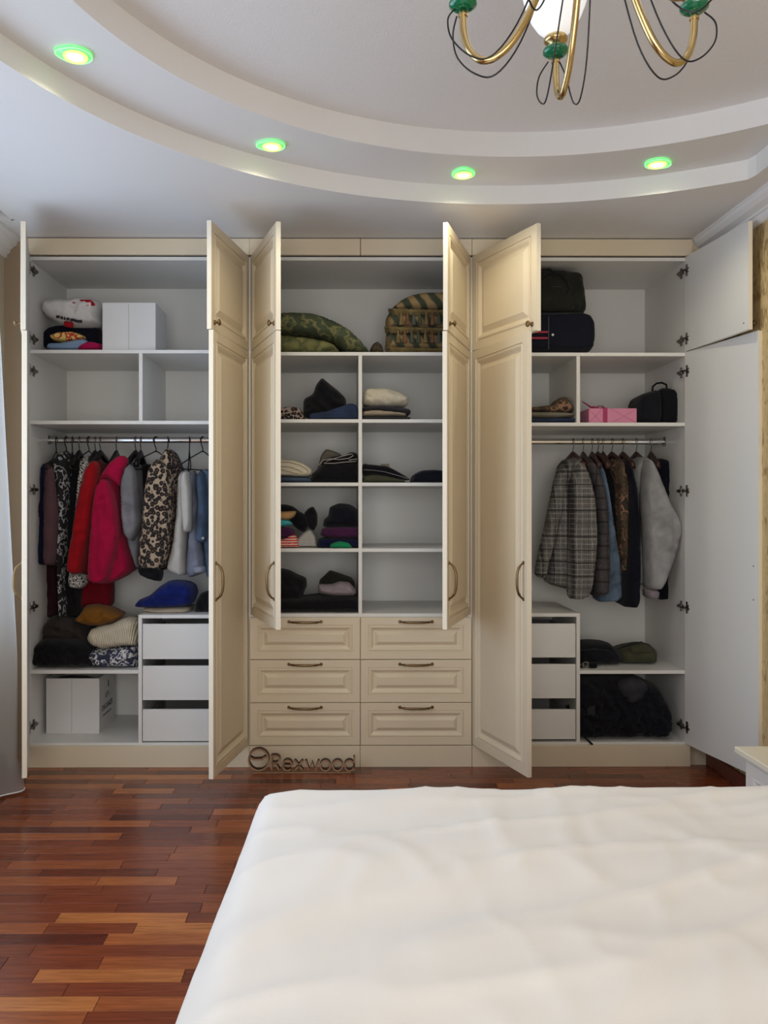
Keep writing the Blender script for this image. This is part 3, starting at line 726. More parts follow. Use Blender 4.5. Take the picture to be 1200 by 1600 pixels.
soft_thing('hanging_blouse', 'zebra-striped blouse with gathered cuff, left of the red jacket', 'clothing', [
    ('body', [(127, 718), (138, 711), (150, 716), (146, 760), (136, 820), (130, 880), (112, 885), (118, 840), (122, 780)], .24, .07, .18, P_zeb, H),
    ('sleeve', [(127, 722), (136, 716), (142, 726), (134, 745), (128, 790), (118, 850), (114, 905), (108, 905), (110, 860), (118, 800), (122, 750)], .13, .04, .05, P_zeb, Hs),
    ('cuff', [(108, 918), (107, 898), (120, 893), (137, 898), (138, 912), (128, 920)], .14, .05, .06, P_zeb, Hs)], GLs)
soft_thing('hanging_jacket', 'bright red jacket with long sleeve on the left rail', 'clothing', [
    ('body', [(140, 730), (150, 716), (162, 722), (166, 760), (160, 820), (150, 895), (132, 897), (130, 800)], .24, .10, .18, C_dred, H),
    ('sleeve', [(134, 735), (147, 718), (156, 726), (154, 765), (146, 815), (138, 855), (130, 898), (104, 894), (111, 850), (121, 790), (128, 755)], .13, .07, .08, C_red, H)], GLs)
soft('hanging_trousers', 'deep red garment hanging low behind the raspberry fleece', 'clothing', [(133, 890), (177, 890), (177, 945), (165, 952), (140, 946), (125, 955)], .30, .05, .10, C_dred, GLs, **H)
soft_thing('fleece_jacket', 'raspberry pink fleece jacket with high collar on the left rail', 'clothing', [
    ('body', [(160, 745), (176, 728), (190, 730), (193, 780), (200, 840), (211, 890), (190, 905), (166, 913), (150, 905), (150, 820)], .22, .10, .20, C_rasp, H),
    ('sleeve', [(150, 765), (160, 747), (174, 750), (184, 790), (188, 830), (184, 860), (172, 905), (160, 912), (138, 908), (141, 860), (146, 800)], .11, .08, .08, C_rasp, H),
    ('collar', [(150, 760), (158, 742), (170, 724), (185, 712), (196, 712), (201, 721), (192, 738), (189, 762), (178, 752), (166, 744)], .10, .045, .10, C_rasp, Hs)], GLs)
soft_thing('hanging_sweater', 'grey marl sweater with folded sleeve, right of the raspberry fleece', 'clothing', [
    ('body', [(196, 735), (208, 722), (222, 726), (228, 800), (222, 870), (218, 896), (208, 870), (200, 845)], .24, .08, .18, C_grey, H),
    ('sleeve', [(189, 755), (196, 731), (207, 722), (214, 740), (218, 790), (223, 818), (208, 848), (194, 836), (190, 800)], .13, .06, .08, C_grey, H)], GLs)
soft('knitted_pullover', 'black top squeezed between grey sweater and leopard jacket', 'clothing', [(216, 740), (224, 724), (240, 726), (240, 800), (232, 850), (226, 880), (219, 850), (222, 800)], .30, .06, .12, C_black, GLs, **H)
soft_thing('leopard_jacket', 'leopard print bomber jacket with black cuff on the left rail', 'clothing', [
    ('body', [(250, 716), (262, 700), (272, 704), (286, 736), (281, 770), (276, 830), (268, 885), (252, 893), (240, 850)], .24, .09, .18, P_leo2, H),
    ('sleeve', [(233, 733), (243, 718), (254, 716), (266, 728), (272, 745), (270, 790), (266, 850), (257, 890), (217, 886), (218, 850), (224, 800), (227, 765)], .12, .08, .09, P_leo, H),
    ('cuff', [(216, 886), (257, 890), (253, 909), (236, 906), (218, 898)], .12, .06, .06, C_black, Hs),
    ('collar', [(252, 712), (260, 700), (268, 702), (272, 722), (268, 740), (258, 738)], .12, .04, .06, P_leo, Hs)], GLs)
soft_thing('hanging_shirt', 'off-white short sleeve shirt on the left rail', 'clothing', [
    ('body', [(278, 745), (284, 736), (292, 736), (296, 800), (292, 860), (293, 898), (282, 899), (260, 890), (270, 850), (276, 800)], .20, .08, .16, C_white, H),
    ('sleeve', [(281, 746), (287, 736), (296, 737), (300, 760), (301, 831), (286, 832), (283, 790)], .11, .05, .06, C_white, H)], GLs)
soft_thing('hanging_hoodie', 'washed grey top with elastic hem between white shirt and denim', 'clothing', [
    ('body', [(296, 740), (306, 734), (313, 780), (315, 830), (323, 880), (321, 894), (296, 903), (291, 890), (294, 850), (299, 800)], .22, .08, .16, D_grey, H),
    ('hem', [(300, 884), (322, 884), (321, 895), (302, 897)], .12, .04, .06, D_grey, Hs)], GLs)
soft_thing('denim_jacket', 'blue denim jacket beside the open cream door, left rail', 'clothing', [
    ('body', [(310, 740), (320, 732), (334, 736), (336, 800), (334, 902), (322, 902), (318, 850)], .23, .07, .18, D_blue, H),
    ('sleeve', [(306, 745), (314, 734), (322, 740), (326, 800), (323, 848), (305, 846), (307, 820), (310, 790)], .12, .05, .06, D_mid, H),
    ('button', [(315, 839), (319, 839), (319, 843), (315, 843)], .065, .004, .004, C_white, dict(fold='box', amp=0, g=.004))], GLs)
# right rail
soft_thing('tweed_blazer', 'grey tweed check blazer, leftmost on the right rail', 'clothing', [
    ('body', [(876, 728), (886, 715), (906, 714), (916, 740), (925, 800), (926, 880), (905, 925), (880, 919), (852, 911), (858, 860), (866, 790)], .24, .08, .18, P_tweed, H),
    ('sleeve', [(867, 745), (878, 727), (886, 735), (882, 780), (872, 830), (860, 870), (853, 905), (835, 900), (840, 870), (850, 830), (860, 780)], .20, .06, .08, P_tweed, H),
    ('sleeve', [(890, 752), (900, 724), (909, 722), (920, 742), (929, 780), (932, 830), (930, 880), (922, 930), (906, 937), (886, 935), (887, 880), (889, 800)], .11, .07, .08, P_tweed, H),
    ('lapel', [(893, 735), (898, 720), (903, 716), (905, 724), (900, 744), (896, 748)], .13, .03, .03, P_tweed, Hs)], GRs)
soft_thing('check_jacket', 'charcoal check jacket right of the tweed blazer', 'clothing', [
    ('body', [(904, 724), (912, 712), (926, 718), (938, 750), (940, 860), (936, 932), (924, 932), (928, 860), (928, 790)], .25, .06, .16, C_char, H),
    ('sleeve', [(914, 728), (924, 718), (936, 735), (947, 770), (951, 820), (953, 880), (951, 929), (926, 932), (930, 880), (933, 820), (927, 768)], .14, .05, .07, P_char, H)], GRs)
soft_thing('denim_jacket', 'light blue denim jacket between charcoal check and camouflage jackets', 'clothing', [
    ('body', [(929, 724), (936, 718), (946, 742), (954, 790), (964, 850), (971, 900), (970, 939), (933, 941), (932, 928), (940, 880), (944, 800)], .22, .06, .16, D_blue, H)], GRs)
soft_thing('dark_jacket', 'dark jacket with burgundy piping left of camouflage jacket', 'clothing', [
    ('body', [(936, 724), (944, 716), (954, 724), (963, 742), (966, 800), (972, 880), (966, 900), (956, 820), (948, 760)], .26, .05, .14, C_black, H),
    ('piping', [(946, 722), (949, 720), (963, 737), (964, 745), (961, 745), (958, 738)], .19, .010, .01, C_maroon, dict(fold='box', amp=0, g=.006))], GRs)
soft('camouflage_jacket', 'camouflage jacket in browns on the right rail', 'clothing', [(951, 728), (960, 716), (970, 722), (979, 750), (980, 800), (978, 880), (974, 930), (970, 900), (967, 850), (962, 790), (960, 755)], .20, .07, .20, P_camo, GRs, **H)
soft('black_coat', 'plain black coat between camouflage jacket and grey sweatshirt', 'clothing', [(968, 724), (975, 716), (984, 732), (992, 765), (996, 810), (997, 880), (995, 949), (970, 948), (972, 900), (975, 840), (979, 790), (978, 750)], .18, .09, .20, C_nblack, GRs, **H)
soft_thing('grey_sweatshirt', 'light grey marl sweatshirt with wide sleeve on the right rail', 'clothing', [
    ('body', [(984, 728), (996, 713), (1010, 714), (1020, 735), (1016, 800), (1012, 870), (1004, 916), (990, 910), (989, 880), (996, 800), (989, 760)], .22, .07, .18, C_lgrey, H),
    ('sleeve', [(1003, 735), (1008, 715), (1018, 722), (1030, 750), (1045, 790), (1063, 820), (1051, 870), (1040, 900), (1029, 922), (1006, 920), (1005, 850), (1002, 780)], .12, .08, .09, C_lgrey, H),
    ('cuff', [(1006, 919), (1029, 921), (1026, 936), (1007, 934)], .12, .06, .06, C_mgrey, Hs)], GRs)
soft('navy_jacket', 'dark navy jacket, rightmost of the clothes on the right rail', 'clothing', [(1016, 724), (1026, 716), (1044, 718), (1048, 740), (1055, 800), (1061, 850), (1057, 935), (1024, 938), (1030, 860), (1026, 780)], .28, .06, .16, C_nblack, GRs, **H)

# ------------------------------------------------------------------ things on the left shelves
PL = dict(fold='pile', amp=.005, g=.006); BG = dict(fold='bag', amp=.013)
b = soft_thing('printed_bag', 'white plastic bag with red blocks, on the top left shelf', 'bag', [
    ('bag_body', [(70, 480), (74, 473), (82, 470), (95, 469), (110, 470), (125, 467), (143, 467), (156, 471), (161, 480), (159, 495), (161, 508), (150, 513), (130, 514), (112, 513), (95, 508), (82, 500), (73, 495), (69, 488)], .20, .10, .14, cloth('white_plastic', (222, 220, 218), .04), dict(fold='bag', amp=.008)),
    ('red_print', [(110, 472), (125, 468), (143, 468), (150, 477), (135, 480), (122, 482), (107, 481)], .104, .006, .03, cloth('red_print_ink', (170, 24, 34)), dict(fold='box', amp=.001, g=.008)),
    ('red_print', [(100, 501), (114, 503), (115, 513), (99, 510)], .112, .008, .03, MATS['red_print_ink'], dict(fold='box', amp=.001, g=.008))])
mk = MB()
for i, (x, wd) in enumerate(((88, 5), (95, 3), (100, 2), (104, 4), (110, 6), (117, 3), (121, 7))):
    p = at(x, 493 + (x - 88) * .22, .093); q = at(x + wd, 493 + (x - 88) * .22 + 4, .093); mk.box(p.x, q.x, .088, .098, q.z, p.z)
mk.build('small_print', C_char, b)
soft('folded_garment', 'black-navy bundle under the white bag on the top left shelf', 'clothing', [(67, 548), (67, 535), (72, 522), (80, 514), (95, 510), (160, 510), (162, 549)], .26, .07, .14, C_nblack, 'clothes on the top left shelf', rest=ZS1, **PL)
soft('folded_garment', 'yellow and red folded top on the top left shelf', 'clothing', [(79, 526), (93, 520), (118, 519), (136, 527), (126, 534), (103, 536), (84, 533)], .17, .05, .05, blotch('yellow_red', [(222, 196, 110), (222, 196, 110), (190, 50, 40), (222, 200, 120)], 30), 'clothes on the top left shelf', **PL)
soft('folded_garment', 'pale blue folded top at the bottom of the pile, top left shelf', 'clothing', [(74, 548), (78, 537), (95, 537), (112, 534), (135, 530), (142, 540), (128, 549)], .14, .05, .05, C_lblue, 'clothes on the top left shelf', rest=ZS1, **PL)
soft('folded_garment', 'magenta folded top beside the white box, top left shelf', 'clothing', [(121, 549), (129, 539), (142, 534), (161, 538), (161, 549)], .13, .05, .05, C_mag, 'clothes on the top left shelf', rest=ZS1, **PL)
M_card = plain('white_cardboard', (214, 213, 212), .6, bump=.1, bscale=300)
def storage_box(label, x0, x1, y0, y1, z0, h, lid, seam, text=False, thick=.004):
    r = empty('storage_box', ((x0 + x1) / 2, y0, z0)); tag(r, label, 'box')
    t = thick
    MB().box(x0, x1, y0, y0 + t, z0, z0 + h, .001).build('front_panel', M_card, r)
    MB().box(x0, x1, y1 - t, y1, z0, z0 + h, .001).build('back_panel', M_card, r)
    for a in (x0, x1 - t): MB().box(a, a + t, y0 + t, y1 - t, z0, z0 + h, .001).build('side_panel', M_card, r)
    MB().box(x0 + t, x1 - t, y0 + t, y1 - t, z0, z0 + .004).build('bottom_panel', M_card, r)
    if lid: MB().box(x0 + .001, x1 - .001, y0, y1, z0 + h, z0 + h + .004, .001).build('lid', M_card, r)
    MB().box(seam - .0012, seam + .0012, y0 - .0008, y0, z0 + .004, z0 + h - .003).build('seam', plain('card_seam', (170, 168, 168), .7), r)
    if text:
        for body, zz, s in (("LET'S", .165, .034), ('ORGANIZE', .105, .042)):
            text_mb(body, s, .0003, lambda x, y, z, zz=zz: (x1 + .0008 + z, (y0 + y1) / 2 + x * 1.0, z0 + zz + y)).build('lettering', C_black, r)
        MB().box(x1, x1 + .001, y0 + .07, y1 - .07, z0 + .075, z0 + .080).build('lettering_rule', C_black, r)
        MB().box(x1, x1 + .001, (y0 + y1) / 2 + .02, (y0 + y1) / 2 + .03, z0 + .215, z0 + .25).lathe([(.008, 0), (.002, .001)], (x1, (y0 + y1) / 2 + .025, z0 + .225), 8, axis='x').build('small_emblem', C_black, r)
    return r
a = at(160, 546, .06); c = at(243, 474, .06); s_ = at(201, 500, .06)
storage_box('plain white cardboard box with centre seam on the top left shelf', a.x, c.x, .06, .33, ZS1, c.z - ZS1, True, s_.x)
a = at(72, 1143, .17); c = at(155, 1060, .17)
storage_box('white open-topped organiser box with black lettering on its side, bottom left compartment', a.x, c.x, .17, .47, .12, c.z - .12, False, at(112, 1100, .17).x, True)
soft('folded_garment', 'dark cloth filling the organiser box at the bottom left', 'clothing', [(82, 1080), (80, 1062), (100, 1056), (130, 1057), (152, 1062), (152, 1080)], .30, .09, .09, C_char, 'clothes in the lower left pile', fold='bag', amp=.006)
GP = 'clothes in the lower left pile'
soft('folded_garment', 'black bulky folded sweater at the bottom left of the pile', 'clothing', [(56, 1050), (54, 1022), (60, 1004), (74, 994), (100, 994), (135, 998), (150, 1015), (154, 1050)], .14, .11, .26, C_black, GP, rest=.491, **BG)
soft('folded_garment', 'dark brown knitted garment on top of the black sweater', 'clothing', [(70, 1002), (71, 975), (84, 961), (100, 962), (120, 968), (140, 980), (146, 1004), (110, 1000)], .20, .10, .20, C_dbrown, GP, **BG)
soft('folded_garment', 'mustard brown folded garment on the lower left pile', 'clothing', [(116, 968), (127, 959), (134, 946), (148, 943), (175, 949), (196, 960), (184, 971), (162, 978), (140, 977)], .17, .09, .14, C_must, GP, **BG)
soft('folded_garment', 'cream ribbed knit sweater folded on the lower left pile', 'clothing', [(138, 992), (142, 983), (156, 978), (176, 974), (190, 967), (200, 964), (216, 967), (217, 1009), (190, 1009), (165, 1014), (147, 1009), (139, 1000)], .12, .08, .24, P_rib, GP, fold='bag', amp=.004)
soft('folded_garment', 'navy and white patterned sweater under the cream knit', 'clothing', [(140, 1022), (148, 1013), (168, 1012), (190, 1009), (216, 1009), (217, 1050), (163, 1050), (150, 1040), (143, 1031)], .11, .08, .24, P_fair, GP, rest=.491, **BG)
ZT = zf(960.5)
GT = 'clothes on top of the left drawer stack'
soft('folded_garment', 'wavy printed cloth lowest on the left drawer stack', 'clothing', [(213, 964), (215, 955), (318, 954), (318, 964)], .10, .06, .28, P_wave, GT, rest=ZT, fold='pile', amp=.003)
soft('folded_towel', 'beige rolled towel under the royal blue garment', 'towel', [(222, 955), (226, 949), (288, 948), (297, 949), (297, 957), (250, 958)], .12, .06, .24, C_beige, GT, fold='pile', amp=.003)
soft('folded_garment', 'royal blue garment folded on the left drawer stack', 'clothing', [(209, 948), (217, 937), (235, 930), (250, 916), (266, 906), (290, 908), (302, 915), (306, 930), (300, 946), (270, 949), (235, 950)], .13, .08, .22, C_blue, GT, **BG)
soft('folded_garment', 'black garment with white edging by the cream door, left drawer stack', 'clothing', [(304, 962), (306, 940), (314, 926), (326, 922), (336, 940), (336, 963)], .14, .06, .16, C_black, GT, rest=ZT, **BG)

# ------------------------------------------------------------------ centre bays
G1 = 'things on the top middle shelf'
soft_thing('folded_duvet', 'green damask patterned duvet folded on the top middle shelf', 'duvet', [
    ('top_layer', [(415, 500), (440, 491), (465, 490), (490, 492), (510, 498), (530, 507), (550, 520), (566, 536), (580, 553), (545, 553), (520, 535), (480, 527), (440, 524), (415, 525)], .15, .11, .34, P_damask, dict(rest=zc[0], fold='bag', amp=.010)),
    ('under_layer', [(415, 526), (440, 524), (480, 528), (520, 536), (534, 553), (415, 553)], .13, .08, .30, P_damask2, dict(rest=zc[0], fold='bag', amp=.007))])
soft('small_bundle', 'small dark brocade bundle between duvet and cushions', 'cushion', [(576, 553), (581, 539), (590, 533), (597, 540), (600, 553)], .20, .06, .10, P_cdark, rest=zc[0], **BG)
M_trim = cloth('olive_gold_trim', (128, 110, 70), .4, 90, .9)
TC = [cloth('tassel_' + n, c, .25, 60, .9) for n, c in (('green', (86, 92, 72)), ('gold', (136, 114, 76)), ('rust', (132, 94, 70)), ('grey', (94, 98, 90)))]
def tassel_cushion(label, poly, trim_y, px0, px1, y0, rest, tass=True):
    r = soft_thing('tasselled_cushion', label, 'cushion', [('cushion_body', poly, y0, .10, .26, P_cush, dict(rest=rest, fold='bag', amp=.004))], 'stack of tasselled cushions')
    yt = y0 - .108
    mb = MB(); pts = []
    for i in range(40):
        u = i / 39; px = px0 + (px1 - px0) * u; e = max(0, 1 - (u / .08)) ** 2
        p = at(px, trim_y + 2.5 * math.sin(u * 2.2) + .6 * math.sin(i * 2.1), yt + e * .1); pts.append(p)
    mb.tube(pts, [.0075 + .002 * (i % 2) for i in range(40)], 7); mb.build('trim', M_trim, r)
    fr = MB()
    for i in range(100):
        u = i / 99; px = px0 + (px1 - px0) * u; e = max(0, 1 - (u / .08)) ** 2
        p = at(px, trim_y + 2, yt + e * .1 - .004); dx = random.uniform(-.004, .004); fr.tube([p, (p.x + dx, p.y, p.z - .022)], [.0026, .0018], 4)
    fr.build('fringe', MATS['olive_gold_trim'], r, kind='stuff')
    if tass:
        n = 12
        for i in range(n):
            u = (i + .5) / n; px = px0 + 4 + (px1 - px0 - 4) * u; e = max(0, 1 - (u / .1)) ** 2
            p = at(px, trim_y + 4, yt + e * .1 - .012)
            MB().lathe([(.003, .0), (.006, -.006), (.0065, -.010), (.004, -.014), (.007, -.020), (.011, -.045), (.0125, -.066)], (p.x, p.y, p.z), 9).build('tassel', TC[i % 4], r)
tassel_cushion('top cushion of the tasselled stack, domed green and gold', [(608, 490), (614, 480), (628, 469), (645, 462), (665, 459), (700, 459), (722, 466), (732, 488), (700, 492), (640, 492)], 484, 608, 730, .20, None)
tassel_cushion('middle cushion of the tasselled stack', [(603, 518), (602, 500), (608, 489), (640, 491), (735, 490), (736, 520), (640, 521)], 512, 602, 734, .20, None)
tassel_cushion('bottom cushion of the tasselled stack, resting on the shelf', [(604, 553), (602, 535), (604, 520), (640, 522), (736, 521), (736, 553)], 544, 603, 734, .20, zc[0], False)
# bay: first row
def pile(label, poly, y0, tf, tb, mat, group, rest=None, cat='clothing', name='folded_garment', fold='pile', amp=.004, g=.006):
    return soft(name, label, cat, poly, y0, tf, tb, mat, group, rest=rest, fold=fold, amp=amp, g=g)
g = 'clothes in the first row, middle cabinet'
pile('leopard print cloth at the left, first row of the middle cabinet', [(425, 660), (425, 640), (440, 637), (452, 635), (468, 637), (476, 648), (478, 660)], .12, .05, .20, P_leo2, g, zc[1])
pile('crumpled black garment heaped on dark jeans, first row', [(474, 650), (474, 624), (489, 616), (494, 601), (503, 590), (514, 599), (529, 611), (540, 622), (542, 637), (530, 645), (510, 652), (485, 655)], .15, .08, .16, C_black, g, None, fold='bag', amp=.010)
pile('dark blue jeans folded under the black heap, first row', [(480, 660), (484, 646), (510, 643), (530, 636), (545, 631), (556, 632), (562, 645), (560, 660)], .13, .07, .26, D_dark, g, zc[1])
g = 'towels in the first row, middle cabinet'
pile('off-white puffy towel on top of the stack, first row right', [(566, 632), (567, 613), (575, 607), (590, 607), (600, 606), (614, 609), (628, 614), (639, 622), (637, 635), (600, 637), (580, 637)], .12, .07, .24, C_cream, g, None, 'towel', 'folded_towel', 'bag', .007)
pile('black folded cloth just under the off-white towel', [(566, 636), (600, 634), (638, 639), (642, 643), (641, 648), (600, 643), (566, 643)], .11, .07, .25, C_char, g, None, 'towel', 'folded_towel')
pile('beige folded towel, second from the shelf in the towel stack', [(566, 643), (585, 641), (612, 643), (634, 646), (635, 651), (600, 652), (566, 652)], .10, .07, .26, C_beige, g, None, 'towel', 'folded_towel')
pile('charcoal folded cloth at the bottom of the towel stack', [(566, 651), (640, 651), (643, 655), (640, 659), (566, 659)], .09, .06, .27, C_char, g, zc[1], 'towel', 'folded_towel', amp=.002)
g = 'clothes in the second row, middle cabinet'
tw = pile('cream towel rolled over jeans, second row left', [(425, 744), (425, 719), (440, 718), (458, 719), (476, 725), (488, 734), (488, 742), (478, 746), (458, 745)], .11, .07, .25, C_cream, g, None, 'towel', 'folded_towel')
MB().tube([at(*p, .036) for p in ((430, 722), (452, 722), (470, 727), (482, 735), (480, 741), (468, 742), (456, 738), (440, 734), (430, 735))], .0028, 6).tube([at(*p, .036) for p in ((430, 729), (450, 729), (464, 733), (473, 738))], .0022, 6).build('rolled_edge', C_beige, tw)
pile('blue jeans folded under the cream towel', [(425, 757), (425, 744), (486, 745), (488, 757)], .11, .07, .26, D_mid, g, zc[2], amp=.003)
pile('grey-beige garment peeking out behind the black pile, second row', [(494, 740), (502, 710), (510, 701), (530, 708), (540, 718), (530, 740)], .26, .05, .12, C_gbeige, g)
pile('black jeans with white stitched edge folded, second row left', [(485, 758), (487, 741), (496, 733), (508, 722), (530, 724), (560, 722), (562, 758)], .13, .08, .26, C_black, g, zc[2], fold='bag')
b = soft_thing('folded_garment', 'black hooded garment with white piping on top of black jeans, second row', 'clothing', [('garment_body', [(500, 728), (505, 718), (520, 713), (540, 711), (548, 706), (558, 708), (561, 726), (530, 728)], .12, .06, .22, C_black, dict(fold='pile', amp=.004, g=.010))], g)
pp = [at(*p, .050) for p in ((498, 727), (505, 719), (516, 717), (530, 718), (545, 716), (552, 712), (550, 709), (538, 712), (524, 716), (512, 720), (506, 724), (522, 724), (540, 722), (556, 721), (558, 717), (545, 719))]
MB().tube(pp, .0016, 5).build('piping', C_white, b)
pile('dark folded shirts in a sloping stack, second row right', [(566, 757), (566, 744), (585, 741), (610, 745), (634, 750), (642, 757)], .10, .07, .26, C_olive, g, zc[2])
b = pile('black glossy edged garment on the sloping stack, second row right', [(566, 744), (566, 724), (580, 726), (605, 728), (620, 736), (634, 744), (642, 750), (625, 751), (600, 744), (580, 742)], .12, .07, .22, C_black, g)
b2 = MB().tube([at(*p, .045) for p in ((568, 734), (585, 735), (600, 737), (618, 742), (638, 748))], .0016, 5).build('piping', C_mgrey, b)
pl = at(595, 725, .10); q = at(608, 730, .10); MB().box(pl.x, q.x, .085, .10, q.z, pl.z).build('size_label', C_gbeige, b)
pile('black garment with purple fold at the right end, second row', [(641, 757), (645, 742), (658, 735), (680, 734), (705, 737), (706, 757)], .12, .07, .22, C_nblack, g, zc[2])
g = 'clothes in the third row, middle cabinet'
pile('black garment slumped over the pile, third row left', [(425, 802), (425, 788), (445, 788), (458, 791), (468, 799), (480, 806), (484, 818), (476, 832), (466, 828), (455, 818), (440, 812)], .17, .07, .18, C_black, g, fold='bag')
pile('black sleeve standing up like a bow, third row left', [(475, 802), (482, 794), (490, 791), (496, 803), (496, 820), (490, 830), (481, 824), (478, 812)], .15, .05, .10, C_black2, g, fold='bag')
pile('tan garment edge beneath the black one, third row left', [(425, 800), (440, 799), (464, 798), (460, 808), (450, 813), (425, 811)], .10, .05, .14, C_tan, g)
pile('turquoise garment between tan and purple, third row left', [(425, 812), (440, 810), (452, 812), (459, 820), (440, 823), (425, 823)], .10, .05, .14, C_teal, g)
pile('dark purple garment above the red patterned one, third row left', [(425, 825), (440, 823), (455, 824), (462, 836), (445, 842), (425, 842)], .10, .05, .16, C_purple, g)
pile('red and white patterned garment on the shelf, third row left', [(425, 861), (425, 843), (445, 841), (458, 833), (466, 842), (468, 861)], .09, .05, .18, P_redpat, g, zc[3])
pile('grey and white striped garment standing, third row left', [(462, 861), (464, 842), (474, 832), (485, 826), (494, 838), (498, 861)], .13, .05, .18, P_stripe, g, zc[3])
pile('black round folded garment on top of the stack, third row', [(504, 824), (506, 812), (513, 806), (515, 792), (530, 786), (548, 788), (560, 797), (561, 824)], .14, .09, .22, C_nblack, g, fold='bag')
pile('dark purple folded garment in the middle of the stack, third row', [(500, 838), (503, 824), (530, 822), (561, 823), (561, 840), (530, 841)], .12, .08, .24, C_purple, g)
pile('navy folded garment at the bottom of the stack, third row', [(496, 862), (496, 842), (510, 839), (561, 840), (561, 862)], .12, .08, .26, C_navy, g, zc[3])
pile('bright green rolled garment at the front, third row', [(513, 861), (516, 850), (530, 845), (546, 848), (553, 861)], .04, .025, .03, C_green, g, zc[3], amp=.002)
g = 'clothes in the fourth row, middle cabinet'
pile('black folded garment leftmost of the upper heap, fourth row', [(425, 936), (425, 889), (440, 889), (452, 892), (463, 898), (478, 904), (480, 915), (475, 925), (474, 937)], .16, .09, .24, C_black2, g, fold='bag')
pile('black trousers spread over the bottom, fourth row', [(425, 964), (425, 936), (470, 934), (500, 930), (530, 931), (561, 930), (561, 964)], .11, .09, .30, C_black, g, ZB, fold='bag', amp=.006)
pile('olive-black garment behind the mauve one, fourth row', [(497, 925), (499, 906), (508, 898), (515, 891), (530, 896), (553, 904), (557, 930), (510, 930)], .20, .07, .20, C_bagol, g, fold='bag')
pile('mauve-grey crumpled garment on black trousers, fourth row', [(497, 927), (497, 912), (508, 913), (520, 912), (530, 908), (545, 909), (552, 916), (558, 924), (553, 931), (520, 931)], .10, .06, .12, C_mgrey, g, fold='bag', amp=.007)

# ------------------------------------------------------------------ right bays
ZR1, ZR2 = zf(550.5), zf(660)
M_zip = plain('dark_zip', (48, 48, 52), .4, .6)
r = soft_thing('suitcase', 'black-navy fabric suitcase lying on the top right shelf', 'suitcase', [('suitcase_body', [(800, 553), (798, 520), (802, 496), (815, 491), (860, 490), (905, 491), (918, 495), (925, 507), (926, 530), (922, 553)], .16, .10, .32, C_sui, dict(rest=ZR1, fold='box', amp=.003, rr=.028))])
for py in (519, 528.5):
    p = at(815, py - 1.6, .058); q = at(856, py + 1.6, .058); MB().box(p.x, q.x, .052, .062, q.z, p.z, .001).build('stripe', plain('red_stripe', (150, 20, 50), .6), r)
p = at(856, 495, .06); q = at(857.5, 549, .06); MB().box(p.x, q.x, .053, .06, q.z + .01, p.z).build('zip', M_zip, r)
p = at(864, 523, .055); MB().lathe([(.007, 0), (.006, -.003)], (p.x, .058, p.z), 14, axis='y').build('round_emblem', plain('white_badge', (210, 212, 214), .4), r)
r = soft_thing('travel_bag', 'olive-black travel bag on top of the suitcase', 'bag', [
    ('bag_body', [(812, 492), (815, 440), (825, 428), (845, 424), (870, 424), (903, 429), (908, 438), (910, 460), (913, 480), (912, 492)], .18, .10, .26, C_bagol, dict(fold='bag', amp=.010)),
    ('pocket', [(835, 486), (836, 450), (850, 446), (896, 448), (900, 486)], .09, .02, .03, C_bagol, dict(fold='bag', amp=.004))])
MB().tube([at(*p, .07) for p in ((838, 446), (850, 434), (862, 428), (876, 430), (885, 440), (889, 452), (884, 460))], .004, 6).build('strap', C_black, r)
MB().tube([at(*p, .10) for p in ((842, 430), (848, 425), (858, 424), (864, 428), (860, 436))], [.012, .016, .018, .016, .010], 8).build('side_pouch', C_black2, r)
MB().tube([at(*p, .06) for p in ((815, 491), (860, 491), (912, 489))], .003, 6).build('zip', M_zip, r)
g = 'clothes beside the pink gift box'
pile('camouflage trousers folded on top, upper right left-hand cubby', [(815, 645), (815, 637), (835, 636), (852, 634), (866, 632), (872, 622), (882, 620), (890, 630), (896, 640), (896, 647), (860, 648)], .12, .08, .24, P_camo, g, None, fold='bag')
pile('grey-brown trousers folded in the middle, upper right left-hand cubby', [(815, 654), (815, 645), (850, 644), (896, 646), (900, 653), (860, 656)], .11, .08, .26, C_gbeige, g)
pile('blue-grey jeans folded at the bottom, upper right left-hand cubby', [(815, 665), (815, 654), (860, 654), (900, 653), (902, 665)], .11, .08, .28, D_grey if False else D_dark, g, ZR2)
# gift box
M_pink = plain('pink_paper', (206, 130, 160), .45, bump=.05); M_rib = plain('rose_ribbon', (160, 44, 92), .35)
p = at(920, 658, .06); q = at(995, 638, .06)
r = empty('gift_box', ((p.x + q.x) / 2, .06, ZR2)); tag(r, 'pink gift box tied with a dark rose ribbon, upper right compartment', 'gift box')
gx0, gx1, gz = p.x, q.x, q.z; MB().box(gx0, gx1, .06, .30, ZR2, gz, .002).build('box_body', M_pink, r)
u = at(942, 650, .06).x; v = at(949, 650, .06).x
MB().box(u, v, .058, .060, ZR2, gz + .001).box(u, v, .058, .302, gz, gz + .002).build('ribbon', M_rib, r)
ml = MB()
for (x0, x1) in ((gx0, u - .005), (v + .02, gx1)):
    for (za, zb) in ((ZR2 + .003, gz - .003), (gz - .003, ZR2 + .003)): ml.tube([(x0, .0595, za), ((x0 + x1) / 2 if False else x1, .0595, zb)], .0008, 4)
ml.build('paper_fold', plain('pink_fold', (176, 98, 130), .5), r)
bw = MB()
for s, zz in ((-1, .03), (1, .008)):
    c0 = at(928, 636, .13)
    pts = [(c0.x + s * .055 * math.sin(math.pi * t) * (1 if t < .5 else .9), .13 + .03 * math.sin(2 * math.pi * t), gz + .006 + zz * math.sin(math.pi * t) + .012 * math.sin(2 * math.pi * t)) for t in [i / 12 for i in range(13)]]
    bw.tube(pts, .010, 8, flat=(1, .22))
